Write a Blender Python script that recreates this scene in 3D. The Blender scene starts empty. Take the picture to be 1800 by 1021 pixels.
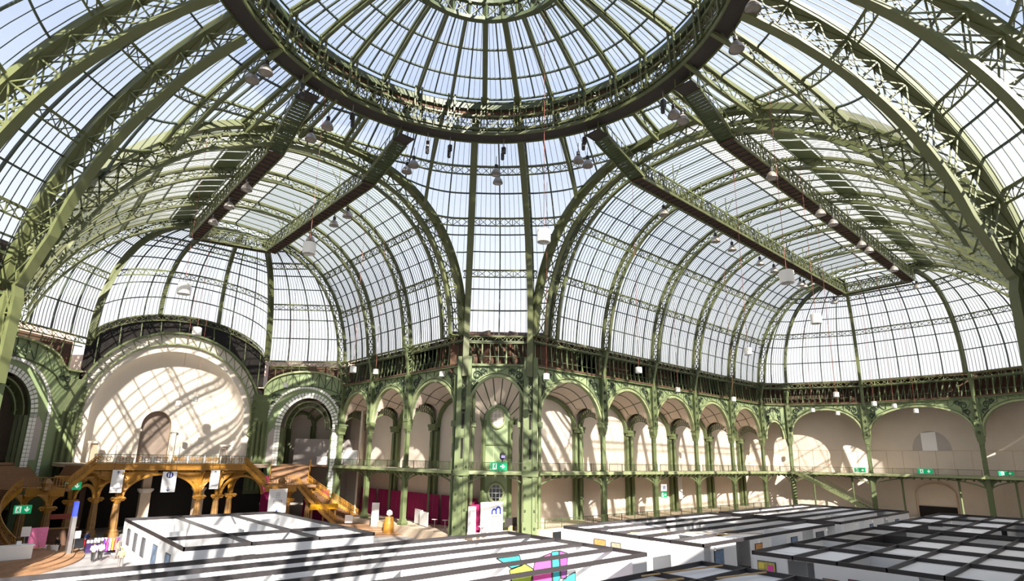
import bpy, math, random
import numpy as np
from mathutils import Matrix, Vector

random.seed(7)
scene = bpy.context.scene
COL = scene.collection
rad = math.radians

# ---------------------------------------------------------------- camera
CAM = np.array([-22.951, -29.607, 10.174])
_a, _p, _r = rad(48.1176), rad(13.1153), rad(1.013)
_fw = np.array([math.cos(_a)*math.cos(_p), math.sin(_a)*math.cos(_p), math.sin(_p)])
_rt = np.array([math.sin(_a), -math.cos(_a), 0.0])
_up = np.cross(_rt, _fw)
_rt, _up = _rt*math.cos(_r)+_up*math.sin(_r), -_rt*math.sin(_r)+_up*math.cos(_r)
cam_data = bpy.data.cameras.new('camera')
cam = bpy.data.objects.new('camera', cam_data)
COL.objects.link(cam)
cam.matrix_world = Matrix([[_rt[i], _up[i], -_fw[i], CAM[i]] for i in range(3)] + [[0, 0, 0, 1]])
cam_data.sensor_fit = 'HORIZONTAL'
cam_data.sensor_width = 36
cam_data.lens = 19.923
cam_data.shift_y = 0.0357
cam_data.clip_end = 2000
cam_data.clip_start = 0.2
scene.camera = cam

# ---------------------------------------------------------------- sky, sun, exposure
world = bpy.data.worlds.new('sky'); scene.world = world
world.use_nodes = True
nt = world.node_tree; nt.nodes.clear()
out = nt.nodes.new('ShaderNodeOutputWorld'); bg = nt.nodes.new('ShaderNodeBackground')
tc = nt.nodes.new('ShaderNodeTexCoord'); sep = nt.nodes.new('ShaderNodeSeparateXYZ')
ramp = nt.nodes.new('ShaderNodeValToRGB')
nt.links.new(tc.outputs['Generated'], sep.inputs[0])
nt.links.new(sep.outputs['Z'], ramp.inputs[0])
nt.links.new(ramp.outputs[0], bg.inputs[0]); nt.links.new(bg.outputs[0], out.inputs[0])
cr = ramp.color_ramp
cr.elements[0].position = 0.0; cr.elements[0].color = (1.0, 0.985, 0.96, 1)
cr.elements[1].position = 0.95; cr.elements[1].color = (0.40, 0.51, 0.76, 1)
for pos, c in ((0.22, (0.96, 0.975, 1.0)), (0.38, (0.80, 0.875, 0.99)), (0.60, (0.51, 0.625, 0.84))):
    e = cr.elements.new(pos); e.color = c + (1,)
bg.inputs[1].default_value = 1.18
sun_d = bpy.data.lights.new('sun', 'SUN'); sun = bpy.data.objects.new('sun', sun_d); COL.objects.link(sun)
sun.rotation_euler = Vector((0.322, 0.794, -0.515)).to_track_quat('-Z', 'Y').to_euler()
sun.location = (-60, -120, 110)
sun_d.energy = 19.0; sun_d.angle = rad(0.53); sun_d.color = (1.0, 0.925, 0.81)
vs = scene.view_settings
vs.view_transform = 'Standard'; vs.look = 'None'; vs.gamma = 1.0; vs.use_curve_mapping = False
vs.exposure = 0.0
scene.display_settings.display_device = 'sRGB'
scene.cycles.transparent_max_bounces = 24
scene.cycles.max_bounces = 8
scene.cycles.diffuse_bounces = 5
scene.cycles.use_denoising = True

# ---------------------------------------------------------------- materials
def mat(name, col, rough=0.55, metal=0.0, var=0.0, scale=3.0, bump=0.0, emit=None, es=1.0, spec=0.5):
    m = bpy.data.materials.new(name); m.use_nodes = True
    n = m.node_tree; b = n.nodes['Principled BSDF']
    b.inputs['Base Color'].default_value = (*col, 1); b.inputs['Roughness'].default_value = rough
    b.inputs['Metallic'].default_value = metal
    b.inputs['Specular IOR Level'].default_value = spec
    if var or bump:
        t = n.nodes.new('ShaderNodeTexCoord'); no = n.nodes.new('ShaderNodeTexNoise')
        no.inputs['Scale'].default_value = scale; no.inputs['Detail'].default_value = 5
        n.links.new(t.outputs['Object'], no.inputs['Vector'])
        if var:
            mx = n.nodes.new('ShaderNodeMix'); mx.data_type = 'RGBA'
            mx.inputs['A'].default_value = (*[max(0, c*(1-var)) for c in col], 1)
            mx.inputs['B'].default_value = (*[min(1, c*(1+var)) for c in col], 1)
            n.links.new(no.outputs['Fac'], mx.inputs['Factor'])
            n.links.new(mx.outputs['Result'], b.inputs['Base Color'])
        if bump:
            bp = n.nodes.new('ShaderNodeBump'); bp.inputs['Strength'].default_value = bump
            bp.inputs['Distance'].default_value = 0.05
            n.links.new(no.outputs['Fac'], bp.inputs['Height']); n.links.new(bp.outputs[0], b.inputs['Normal'])
    if emit:
        b.inputs['Emission Color'].default_value = (*emit, 1); b.inputs['Emission Strength'].default_value = es
    return m

M = {}
M['iron'] = mat('reseda_green_iron', (0.118, 0.152, 0.066), 0.5, var=0.16, scale=1.4)
M['iron_roof'] = mat('olive_roof_iron', (0.092, 0.106, 0.042), 0.5, var=0.16, scale=1.4)
M['iron_bar'] = mat('dark_glazing_iron', (0.046, 0.06, 0.042), 0.5)
M['iron_deep'] = mat('deep_green_iron', (0.055, 0.075, 0.034), 0.5, var=0.15, scale=1.4)
M['iron_pale'] = mat('pale_green_iron', (0.27, 0.31, 0.16), 0.55, var=0.12, scale=1.0)
M['panel'] = mat('green_sheet_panel', (0.21, 0.275, 0.14), 0.6, var=0.14, scale=0.7)
M['scroll'] = mat('shaded_scroll_iron', (0.03, 0.045, 0.025), 0.6)  # near-black: shade inside the scroll openings put into the colour
M['ochre'] = mat('ochre_gilded_iron', (0.37, 0.175, 0.022), 0.45, var=0.25, scale=2.0)
M['bronze'] = mat('dull_bronze_column', (0.24, 0.125, 0.038), 0.5, var=0.3, scale=2.5)
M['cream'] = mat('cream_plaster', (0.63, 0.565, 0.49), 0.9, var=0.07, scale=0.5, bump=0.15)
M['cream_lit'] = mat('lit_cream_plaster', (0.75, 0.70, 0.63), 0.9, var=0.05, scale=0.35)  # brighter copy of the cream plaster, sunlight put into the colour
M['ceil'] = mat('gallery_ceiling_plaster', (0.58, 0.49, 0.41), 0.9, var=0.05, scale=1.0)
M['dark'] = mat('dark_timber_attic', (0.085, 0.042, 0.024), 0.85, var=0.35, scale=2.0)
M['black'] = mat('unlit_black_void', (0.012, 0.010, 0.009), 0.9)  # near-black stands for the shade inside openings and unlit rooms
M['deck'] = mat('dark_catwalk_boards', (0.034, 0.028, 0.025), 0.8, var=0.3, scale=4.0)
M['stone'] = mat('beige_stone', (0.55, 0.44, 0.33), 0.85, var=0.12, scale=2.0, bump=0.2)
M['step'] = mat('oak_stair_tread', (0.28, 0.155, 0.08), 0.65, var=0.2, scale=2.5)
M['floor'] = mat('grey_concrete_floor', (0.27, 0.265, 0.275), 0.7, var=0.12, scale=0.6)
M['tile'] = mat('white_glazed_tile', (0.82, 0.83, 0.80), 0.25, var=0.05, scale=8.0)
M['magenta'] = mat('magenta_cloth', (0.24, 0.002, 0.07), 0.85, var=0.2, scale=1.5)
M['white'] = mat('white_stand_wall', (0.78, 0.785, 0.8), 0.7, var=0.02, scale=0.8)
M['whitebase'] = mat('white_board', (0.84, 0.84, 0.85), 0.55)
M['frame'] = mat('black_stand_beam', (0.03, 0.027, 0.03), 0.45)
M['wood'] = mat('pale_wooden_lath', (0.55, 0.36, 0.16), 0.6, var=0.2, scale=4)
M['steel'] = mat('brushed_steel', (0.55, 0.55, 0.55), 0.35, 0.9)
M['lampmetal'] = mat('silver_lamp_shade', (0.42, 0.38, 0.34), 0.4, 0.5)
M['lampdark'] = mat('black_lamp_housing', (0.03, 0.028, 0.028), 0.5)
M['lampwhite'] = mat('white_drum_shade', (0.80, 0.79, 0.75), 0.6)
M['bulb'] = mat('frosted_lamp_glass', (0.2, 0.18, 0.16), 0.3)
M['cable'] = mat('red_hanging_cable', (0.26, 0.075, 0.05), 0.6)
M['signgreen'] = mat('exit_sign_green', (0.0, 0.33, 0.13), 0.4, emit=(0.0, 0.33, 0.13), es=0.6)
M['signwhite'] = mat('exit_sign_white', (0.9, 0.95, 0.9), 0.4, emit=(0.9, 1.0, 0.9), es=0.5)
M['spot'] = mat('lit_spot_lamp', (1, 0.9, 0.75), 0.4, emit=(1, 0.88, 0.7), es=4.0)
M['ink'] = mat('dark_blue_ink', (0.02, 0.03, 0.16), 0.5)
M['logo'] = mat('logo_blue', (0.015, 0.04, 0.36), 0.45)
M['grey'] = mat('grey_print', (0.45, 0.46, 0.48), 0.6)
M['darkgrey'] = mat('dark_grey_fabric', (0.05, 0.05, 0.055), 0.8)
M['pink'] = mat('pink_poster', (0.62, 0.16, 0.34), 0.6, var=0.35, scale=6)
M['paleboard'] = mat('pale_grey_wall_board', (0.42, 0.385, 0.37), 0.7)
M['recess'] = mat('shaded_recess_plaster', (0.3, 0.245, 0.21), 0.85, var=0.08, scale=1.0)  # darker plaster: the shade of the recess is put into its colour
M['exterior'] = mat('pinkish_outer_stone', (0.72, 0.52, 0.44), 0.9, var=0.1, scale=0.5)
M['zinc'] = mat('grey_zinc_roof', (0.34, 0.36, 0.37), 0.6, var=0.1)
M['skin'] = mat('skin', (0.5, 0.3, 0.21), 0.55)
M['hair'] = mat('brown_hair', (0.06, 0.035, 0.02), 0.7)
M['plain_window'] = mat('window_dark_glass', (0.015, 0.017, 0.02), 0.15)

def cloth(name, c): return mat(name, c, 0.85, var=0.1, scale=8)

def glass_mat(name, tint=(0.95, 0.955, 0.97), transl=0.07, gl=0.03):
    m = bpy.data.materials.new(name); m.use_nodes = True
    n = m.node_tree; n.nodes.clear()
    o = n.nodes.new('ShaderNodeOutputMaterial')
    tr = n.nodes.new('ShaderNodeBsdfTransparent'); tr.inputs[0].default_value = (*tint, 1)
    tl = n.nodes.new('ShaderNodeBsdfTranslucent'); tl.inputs[0].default_value = (0.92, 0.90, 0.86, 1)
    g = n.nodes.new('ShaderNodeBsdfGlossy'); g.inputs['Roughness'].default_value = 0.12
    mx = n.nodes.new('ShaderNodeMixShader'); mx2 = n.nodes.new('ShaderNodeMixShader')
    no = n.nodes.new('ShaderNodeTexNoise'); no.inputs['Scale'].default_value = 0.9
    t = n.nodes.new('ShaderNodeTexCoord'); n.links.new(t.outputs['Object'], no.inputs['Vector'])
    mr = n.nodes.new('ShaderNodeMapRange')
    mr.inputs['To Min'].default_value = transl*0.5; mr.inputs['To Max'].default_value = transl*1.5
    n.links.new(no.outputs['Fac'], mr.inputs['Value']); n.links.new(mr.outputs[0], mx.inputs[0])
    mx2.inputs[0].default_value = gl
    n.links.new(tr.outputs[0], mx.inputs[1]); n.links.new(tl.outputs[0], mx.inputs[2])
    n.links.new(mx.outputs[0], mx2.inputs[1]); n.links.new(g.outputs[0], mx2.inputs[2])
    n.links.new(mx2.outputs[0], o.inputs[0])
    return m
M['glass'] = glass_mat('dusty_roof_glass')
M['glass_sun'] = glass_mat('sunlit_roof_glass', (0.97, 0.95, 0.92), 0.42)  # dusty glass with extra sun glow mixed in, for the sun-facing slopes

# ---------------------------------------------------------------- helpers
def N(v):
    v = np.asarray(v, float); l = np.linalg.norm(v)
    return v/l if l > 1e-9 else v
UP = np.array([0, 0, 1.0])

class MB:
    """collects simple shapes into one mesh"""
    def __init__(s): s.v = []; s.f = []
    def add(s, vs, fs):
        o = len(s.v); s.v.extend([tuple(map(float, q)) for q in vs]); s.f.extend([tuple(i+o for i in f) for f in fs]); return s
    def box(s, c, d, ax=None, rz=0.0):
        """box centred at c with full sizes d; rz turns it about z"""
        cz, sz = math.cos(rz), math.sin(rz)
        vs = []
        for x in (-.5, .5):
            for y in (-.5, .5):
                for z in (-.5, .5):
                    X, Y = x*d[0], y*d[1]
                    vs.append((c[0]+X*cz-Y*sz, c[1]+X*sz+Y*cz, c[2]+z*d[2]))
        return s.add(vs, [(0, 1, 3, 2), (4, 6, 7, 5), (0, 4, 5, 1), (2, 3, 7, 6), (0, 2, 6, 4), (1, 5, 7, 3)])
    def beam(s, p, q, w, h=None, up=UP, caps=False):
        p = np.asarray(p, float); q = np.asarray(q, float); h = w if h is None else h
        d = N(q-p); a = np.cross(d, up)
        if np.linalg.norm(a) < 1e-3: a = np.cross(d, (1, 0, 0))
        a = N(a)*w/2; b = N(np.cross(a, d))*h/2
        vs = [p-a-b, p+a-b, p+a+b, p-a+b, q-a-b, q+a-b, q+a+b, q-a+b]
        fs = [(0, 1, 5, 4), (1, 2, 6, 5), (2, 3, 7, 6), (3, 0, 4, 7)]
        if caps: fs += [(3, 2, 1, 0), (4, 5, 6, 7)]
        return s.add(vs, fs)
    def sweep(s, P, S, Nn, w, d, off=0.0, caps=True):
        """rectangle section swept along P: side +-w/2 along S, from off to off+d along Nn"""
        P = np.asarray(P, float); S = np.asarray(S, float); Nn = np.asarray(Nn, float)
        w = np.broadcast_to(np.asarray(w, float), (len(P),))[:, None]
        A = P+S*w/2+Nn*off; B = P-S*w/2+Nn*off
        C = B+Nn*d; D = A+Nn*d
        vs = np.stack([A, B, C, D], 1).reshape(-1, 3); fs = []
        for i in range(len(P)-1):
            o = 4*i
            for k in range(4):
                fs.append((o+k, o+(k+1) % 4, o+4+(k+1) % 4, o+4+k))
        if caps: fs += [(3, 2, 1, 0), tuple(4*(len(P)-1)+k for k in range(4))]
        return s.add(vs, fs)
    def tube(s, pts, r, n=6, caps=True):
        pts = np.asarray(pts, float); k = len(pts)
        r = np.broadcast_to(np.asarray(r, float), (k,))
        T = np.gradient(pts, axis=0); vs = []
        ref = np.array([0.31, 0.17, 0.93])
        for i in range(k):
            t = N(T[i]); a = N(np.cross(t, ref)); b = np.cross(t, a)
            for j in range(n):
                an = 2*math.pi*j/n
                vs.append(pts[i]+r[i]*(a*math.cos(an)+b*math.sin(an)))
        fs = [(i*n+j, i*n+(j+1) % n, (i+1)*n+(j+1) % n, (i+1)*n+j) for i in range(k-1) for j in range(n)]
        if caps: fs += [tuple(range(n-1, -1, -1)), tuple((k-1)*n+j for j in range(n))]
        return s.add(vs, fs)
    def lathe(s, c, prof, n=16, caps=True):
        """prof: (radius, z) from bottom to top, turned about the vertical through c"""
        vs = []
        for r, z in prof:
            for j in range(n):
                an = 2*math.pi*j/n
                vs.append((c[0]+r*math.cos(an), c[1]+r*math.sin(an), c[2]+z))
        k = len(prof)
        fs = [(i*n+j, i*n+(j+1) % n, (i+1)*n+(j+1) % n, (i+1)*n+j) for i in range(k-1) for j in range(n)]
        if caps: fs += [tuple(range(n-1, -1, -1)), tuple((k-1)*n+j for j in range(n))]
        return s.add(vs, fs)
    def grid(s, G):
        """G: array (a, b, 3)"""
        G = np.asarray(G, float); a, b = G.shape[:2]
        return s.add(G.reshape(-1, 3), [(i*b+j, i*b+j+1, (i+1)*b+j+1, (i+1)*b+j) for i in range(a-1) for j in range(b-1)])
    def prism(s, poly, O, X, Y, t):
        """flat outline poly (list of x,y) in the frame O, X, Y, extruded by vector t"""
        O, X, Y, t = (np.asarray(q, float) for q in (O, X, Y, t))
        base = [O+X*x+Y*y for x, y in poly]; n = len(base)
        return s.add(base+[b+t for b in base], [tuple(range(n)), tuple(range(2*n-1, n-1, -1))] + [(i, i+n, (i+1) % n+n, (i+1) % n) for i in range(n)])
    def slab(s, A, B, t):
        """strip between polylines A and B given thickness vector t"""
        A = np.asarray(A, float); B = np.asarray(B, float); t = np.asarray(t, float)
        n = len(A); vs = np.stack([A, B, B+t, A+t], 1).reshape(-1, 3); fs = []
        for i in range(n-1):
            o = 4*i
            for k in range(4): fs.append((o+k, o+(k+1) % 4, o+4+(k+1) % 4, o+4+k))
        fs += [(3, 2, 1, 0), tuple(4*(n-1)+k for k in range(4))]
        return s.add(vs, fs)

def mesh_of(name, mb, m, smooth=False):
    me = bpy.data.meshes.new(name); me.from_pydata(mb.v, [], mb.f)
    me.materials.append(M[m] if isinstance(m, str) else m)
    if smooth: me.polygons.foreach_set('use_smooth', [True]*len(me.polygons))
    return me
def ob(name, mb, m, parent=None, smooth=False, kind=None, label=None):
    me = mb if isinstance(mb, bpy.types.Mesh) else mesh_of(name, mb, m, smooth)
    o = bpy.data.objects.new(name, me); COL.objects.link(o)
    if parent is not None:
        o.parent = parent
        w = Vector(parent['_base']) if '_base' in parent else Vector((0, 0, 0))
        o.matrix_parent_inverse = Matrix.Translation(-w)
    if kind: o['kind'] = kind
    if label: o['label'] = label
    return o
def thing(name, label, cat, loc=(0, 0, 0), group=None):
    """an Empty at the base; children are modelled in world coordinates"""
    o = bpy.data.objects.new(name, None); COL.objects.link(o)
    o.location = loc; o['_base'] = tuple(map(float, loc)); o.empty_display_size = 0.3
    o['label'] = label; o['category'] = cat
    if group: o['group'] = group
    return o
def struct(name, mb=None, m=None, parent=None, label=None):
    if mb is None:
        o = bpy.data.objects.new(name, None); COL.objects.link(o)
        o['_base'] = (0.0, 0.0, 0.0); o.empty_display_size = 0.3
    else: o = ob(name, mb, m, parent)
    o['kind'] = 'structure'
    if label: o['label'] = label
    return o
def tag(o, label, cat, group=None):
    o['label'] = label; o['category'] = cat
    if group: o['group'] = group
    return o
def dup(root, loc, rotz=0.0, scale=None, label=None):
    """a copy of a thing modelled at the origin, with copies of its parts and sub-parts"""
    r = root.copy(); COL.objects.link(r); r.location = loc; r.rotation_euler = (0, 0, rotz)
    if scale: r.scale = (scale,)*3
    if label: r['label'] = label
    for ch in list(root.children):
        c = ch.copy(); COL.objects.link(c); c.parent = r
        for g in list(ch.children):
            d = g.copy(); COL.objects.link(d); d.parent = c
    return r
ORD = ['first', 'second', 'third', 'fourth', 'fifth', 'sixth', 'seventh', 'eighth', 'ninth', 'tenth', 'eleventh', 'twelfth', 'thirteenth', 'fourteenth', 'fifteenth', 'sixteenth', 'seventeenth', 'eighteenth', 'nineteenth', 'twentieth']

# ---------------------------------------------------------------- plan of the hall (metres)
XR, YL = 26.67, 27.62            # planes of the two arch mouths
YF, YN = 22.0, -26.0             # walls of the long hall: far and near
XF, XN = 20.5, -24.0             # walls of the stair hall
XB, YB = -29.5, -31.5            # arch mouths behind the viewpoint
ZB, ZC, ZT = 8.7, 21.75, 25.87   # balcony, cornice, foot of the glass
PR1, PR2 = (XR, YF), (XF, YL)    # pair of piers across from the camera
PL1, PL2 = (XN, YL), (XB, YF)
PS1, PS2 = (XR, YN), (XF, YB)
PC1, PC2 = (XB, YN), (XN, YB)

# ---------------------------------------------------------------- roof surfaces
_azk = np.array([-225, -135, -45, 36, 56, 137, 225, 315, 396, 416], float)
_awk = np.array([37.45, 39.9, 37.6, 34.86, 34.86, 37.1, 39.9, 37.6, 34.86, 34.86])
def dome_aw(az): return np.interp(np.degrees(az), _azk, _awk)
def dome_w(az):
    """0 over the far corner, 1 over the other three: the shell is a little flatter there"""
    d = np.abs(np.mod(np.degrees(az)-45+180, 360)-180); q = np.clip((d-10)/72, 0, 1)
    return q*q*(3-2*q)
def dome(az, R):
    az, R = np.broadcast_arrays(np.asarray(az, float), np.asarray(R, float))
    q = np.clip(1-(R/34.86)**2.49, 1e-4, 1); zf = 24.5+27.73*q**0.4016
    a = dome_aw(az)*1.003; zn = 20+31.2*np.sqrt(np.clip(1-(R/a)**2, 1e-4, 1))
    w = dome_w(az)
    return np.stack([R*np.cos(az), R*np.sin(az), (1-w)*zf+w*zn], -1)
def super_profile(ap, an, n_p, n_n, z0, zc):
    def f(t):                      # t in 0..1 across the hall, from + side to - side
        t = np.asarray(t, float); th = np.pi*t
        c, s = np.cos(th), np.clip(np.sin(th), 0, 1)
        a = np.where(c >= 0, ap, an); n = np.where(c >= 0, n_p, n_n)
        return a*np.sign(c)*np.abs(c)**(2/n), z0+(zc-z0)*s**(2/n)
    return f
prof_long = super_profile(YF, -YN, 2.5, 1.85, 21.5, 46.0)
prof_stair = super_profile(XF, -XN, 2.5, 1.9, 21.5, 45.6)
def t_at_z(prof, z, side):
    lo, hi = (0, .5) if side > 0 else (1, .5)
    for _ in range(50):
        m = (lo+hi)/2
        if prof(m)[1] < z: lo = m
        else: hi = m
    return (lo+hi)/2

def frames(P, U, V):
    """points, inward normals and tangents of surface P at arrays U, V"""
    e = 1e-3
    p = P(U, V); tu = P(U+e, V)-P(U-e, V); tv = P(U, V+e)-P(U, V-e)
    n = np.cross(tu, tv)
    nl = np.linalg.norm(n, axis=-1, keepdims=True); n = n/np.where(nl > 1e-9, nl, 1)
    tu = tu/np.maximum(np.linalg.norm(tu, axis=-1, keepdims=True), 1e-9)
    tv = tv/np.maximum(np.linalg.norm(tv, axis=-1, keepdims=True), 1e-9)
    return p, n, tu, tv

def roof(name, label, P, U, V, truss, centre, nfine=4, clip=None, mull=(0.16, 0.22), pur=0.16, glass='glass', tdepth=0.9, panes=True, skip_mull=(), fine_w=0.042, nv=3):
    """glazed roof over surface P: panes, thin glazing bars, mullions, purlins, lattice purlins"""
    C = np.asarray(centre, float)
    root = struct(name, label=label)
    U = list(U); V = list(V)
    lo = (lambda u: V[0]) if clip is None else clip
    sgn = 1 if V[-1] > V[0] else -1
    um, vm = U[len(U)//2]*.5+U[len(U)//2-1]*.5, V[-1]*.6+V[-2]*.4
    p0, n0, _, _ = frames(P, np.array(um), np.array(vm))
    flip = 1 if np.dot(n0, C-p0) > 0 else -1
    def vr(u, a, b, k):              # v samples between a and b, clipped at the edge for this u
        e = lo(u)
        if sgn*(a-e) < 0: a = e
        if sgn*(b-e) < 0: b = e
        return np.linspace(a, b, k)
    cnt = 0
    if panes:
        big = MB()
        for i in range(len(U)-1):
            for j in range(len(V)-1):
                va, vb = vr(U[i], V[j], V[j+1], nv), vr(U[i+1], V[j], V[j+1], nv)
                if abs(va[-1]-va[0]) < 1e-6 and abs(vb[-1]-vb[0]) < 1e-6: continue
                G = np.stack([P(np.full(nv, U[i]), va), P(np.full(nv, U[i+1]), vb)], 1)
                if cnt < 300: ob('glass_pane', MB().grid(G), glass, root)
                else: big.grid(G)
                cnt += 1
        if big.v: ob('glass_pane', big, glass, root, kind='stuff')
    fb = MB(); mu = []
    for i in range(len(U)-1):
        for k in range(1, nfine+1):
            u = U[i]+(U[i+1]-U[i])*k/(nfine+1)
            v = np.concatenate([vr(u, V[j], V[j+1], nv)[:-1] for j in range(len(V)-1)]+[[V[-1]]])
            keep = np.concatenate([[True], np.abs(np.diff(v)) > 1e-6]); v = v[keep]
            if len(v) < 2: continue
            p, n, tu, tv = frames(P, np.full(len(v), u), v)
            fb.sweep(p, tu, n*flip, fine_w, 0.07, caps=False)
    ob('glazing_bar', fb, 'iron_bar', root, kind='stuff')
    for i in range(len(U)):
        if i in skip_mull: continue
        u = U[i]
        v = np.concatenate([vr(u, V[j], V[j+1], nv)[:-1] for j in range(len(V)-1)]+[[V[-1]]])
        keep = np.concatenate([[True], np.abs(np.diff(v)) > 1e-6]); v = v[keep]
        if len(v) < 2: continue
        p, n, tu, tv = frames(P, np.full(len(v), u), v)
        ob('mullion', MB().sweep(p, tu, n*flip, mull[0], mull[1]), 'iron_bar' if 'mullion' != 'lattice_purlin' else 'iron_roof', root)
    for j in range(len(V)):
        us = np.concatenate([np.linspace(U[i], U[i+1], 4 if clip is None else 10)[:-1] for i in range(len(U)-1)]+[[U[-1]]])
        runs = []; cur = []
        for u in us:
            if sgn*(V[j]-lo(u)) >= -1e-6: cur.append(u)
            else:
                if len(cur) > 1: runs.append(cur)
                cur = []
        if len(cur) > 1: runs.append(cur)
        for run in runs:
            ru = np.array(run); p, n, tu, tv = frames(P, ru, np.full(len(ru), V[j])); n = n*flip
            if j not in truss:
                ob('purlin', MB().sweep(p, tv, n, pur, 0.2), 'iron_bar' if 'purlin' != 'lattice_purlin' else 'iron_roof', root)
            else:
                b = MB(); b.sweep(p, tv, n, 0.22, 0.26)
                q = p-tv*sgn*tdepth+n*0.35
                b.sweep(q, tv, n, 0.16, 0.16)
                L = np.concatenate([[0], np.cumsum(np.linalg.norm(np.diff(p, axis=0), axis=1))])
                k = max(2, int(L[-1]/1.05)); s = np.linspace(0, L[-1], k+1)
                pi = np.stack([np.interp(s, L, p[:, a]+n[:, a]*.13) for a in range(3)], 1)
                qi = np.stack([np.interp(s, L, q[:, a]+n[:, a]*.08) for a in range(3)], 1)
                for a in range(k):
                    b.beam(pi[a], qi[a+1], .07, .05, n[0]); b.beam(qi[a], pi[a+1], .07, .05, n[0])
                    if a % 2 == 0: b.beam(pi[a], qi[a], .09, .07, n[0])
                ob('lattice_purlin', b, 'iron_bar' if 'lattice_purlin' != 'lattice_purlin' else 'iron_roof', root)
    return root

def rib(label, p, n, s, depth=1.8, wo=.55, wi=.5, pitch=1.7, base=None, planes=(0,), name='lattice_arch_rib', group=None, do=.35, di=.28, solid=False, style='X', lw=.11):
    """big curved girder along points p (outer chord), n inward, s sideways"""
    depth = np.broadcast_to(np.asarray(depth, float), (len(p),))
    t = thing(name, label, 'rib', p[0] if base is None else base, group)
    ob('outer_chord', MB().sweep(p, s, n, wo, do), 'iron_roof', t)
    q = p+n*depth[:, None]
    ob('inner_chord', MB().sweep(q, s, n, wi, -di), 'iron_roof', t)
    L = np.concatenate([[0], np.cumsum(np.linalg.norm(np.diff(p, axis=0), axis=1))])
    k = max(3, int(round(L[-1]/pitch))); ss = np.linspace(0, L[-1], k+1)
    I = lambda A: np.stack([np.interp(ss, L, A[:, a]) for a in range(3)], 1)
    pi, qi, ni, si = I(p+n*do), I(q-n*di), I(n), I(s)
    b = MB()
    for o in planes:
        A, B = pi+si*o, qi+si*o
        for a in range(k):
            if style == 'X' or a % 2 == 0: b.beam(A[a], B[a+1], lw, .06, si[a])
            if style == 'X' or a % 2 == 1: b.beam(B[a], A[a+1], lw, .06, si[a])
            b.beam(A[a], B[a], lw*1.15, .1, si[a])
    if len(planes) > 1:
        for a in range(0, k+1):
            b.beam(qi[a]+si[a]*planes[0], qi[a]+si[a]*planes[-1], .1, .06, ni[a])
            if a < k: b.beam(pi[a]+si[a]*planes[0], pi[a+1]+si[a+1]*planes[-1], .1, .06, ni[a])
    ob('lattice_web', b, 'iron_roof', t)
    if solid:
        for o in (planes[0], planes[-1]):
            ob('web_plate', MB().sweep(p+s*o, s, n, .05, depth.min()*.98), 'iron_deep', t)
    return t

# ---- dome, lower shell
def boundary_R(az):
    c, s = math.cos(az), math.sin(az); R = 1e9
    if c > 1e-6: R = min(R, XR/c)
    if c < -1e-6: R = min(R, XB/c)
    if s > 1e-6: R = min(R, YL/s)
    if s < -1e-6: R = min(R, YB/s)
    for A, B in ((PR1, PR2), (PL1, PL2), (PS1, PS2), (PC1, PC2)):
        dx, dy = B[0]-A[0], B[1]-A[1]; nx, ny = dy, -dx
        d = nx*A[0]+ny*A[1]
        if d < 0: nx, ny, d = -nx, -ny, -d
        q = nx*c+ny*s
        if q > 1e-6: R = min(R, d/q)
    return R
A_ = lambda p: math.atan2(p[1], p[0])
R_RING = 19.4
purR = [34.855, 34.7, 34.33, 33.77, 32.99, 32.06, 30.98, 29.01, 26.5, 23.0, R_RING]
trR = (0, 3, 6, 8)
tau = 2*math.pi
# rib angles at the foot: piers and the ribs standing on the arches between them
def arm(a0, a1, k): return [a0+(a1-a0)*i/k for i in range(k+1)]
az_piers = [A_(PR1), A_(PR2), A_(PL1), A_(PL2), A_(PC1)+tau, A_(PC2)+tau, A_(PS2)+tau, A_(PS1)+tau]
arms = [(az_piers[7]-tau, az_piers[0]), (az_piers[1], az_piers[2]), (az_piers[3], az_piers[4]), (az_piers[5], az_piers[6])]
pans = [(az_piers[0], az_piers[1]), (az_piers[2], az_piers[3]), (az_piers[4], az_piers[5]), (az_piers[6], az_piers[7])]
def scaleR(az): return dome_aw(az)/34.86
_tt = np.linspace(.02, .98, 400)
_pl, _ps = prof_long(_tt), prof_stair(_tt)
def _fit_table():
    """drop of the shell needed to meet the four mouth arches, by azimuth"""
    azs = np.linspace(-math.pi, math.pi, 721); out = np.zeros(721)
    for i, az in enumerate(azs):
        for q, (a0, a1) in enumerate(arms):
            for sh in (-tau, 0, tau):
                if a0 < az+sh < a1:
                    f = (az+sh-a0)/(a1-a0); c, s_ = math.cos(az), math.sin(az)
                    pl, cc = ((XR, 0), (YL, 1), (XB, 0), (YB, 1))[q]
                    R = pl/(c if cc == 0 else s_); lat = R*(s_ if cc == 0 else c); pr_ = _pl if cc == 0 else _ps
                    za = np.interp(lat, pr_[0][::-1], pr_[1][::-1]); zd = dome(az, R)[2]
                    out[i] = np.clip(za-zd-.15, -7, 7)*min(1, f/.2, (1-f)/.2)
    return azs, out
def shell(u, v):
    """u azimuth, v = R scaled so that v = 34.86 at the rim everywhere; ring kept round"""
    u = np.asarray(u, float); v = np.asarray(v, float)
    k = 1+(scaleR(u)-1)*np.clip((v-R_RING)/(34.86-R_RING), 0, 1.2)
    p = dome(u, v*k); w = (np.mod(u+math.pi, tau)-math.pi)
    R = v*k; RB = np.interp(w, _FA, _FR)
    p[..., 2] += np.interp(w, _FA, _FZ)*np.clip((R-R_RING)/(RB-R_RING), 0, 1.15)**2
    return p
_FA, _FZ = _fit_table(); _FR = np.array([boundary_R(a) for a in _FA])
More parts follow.
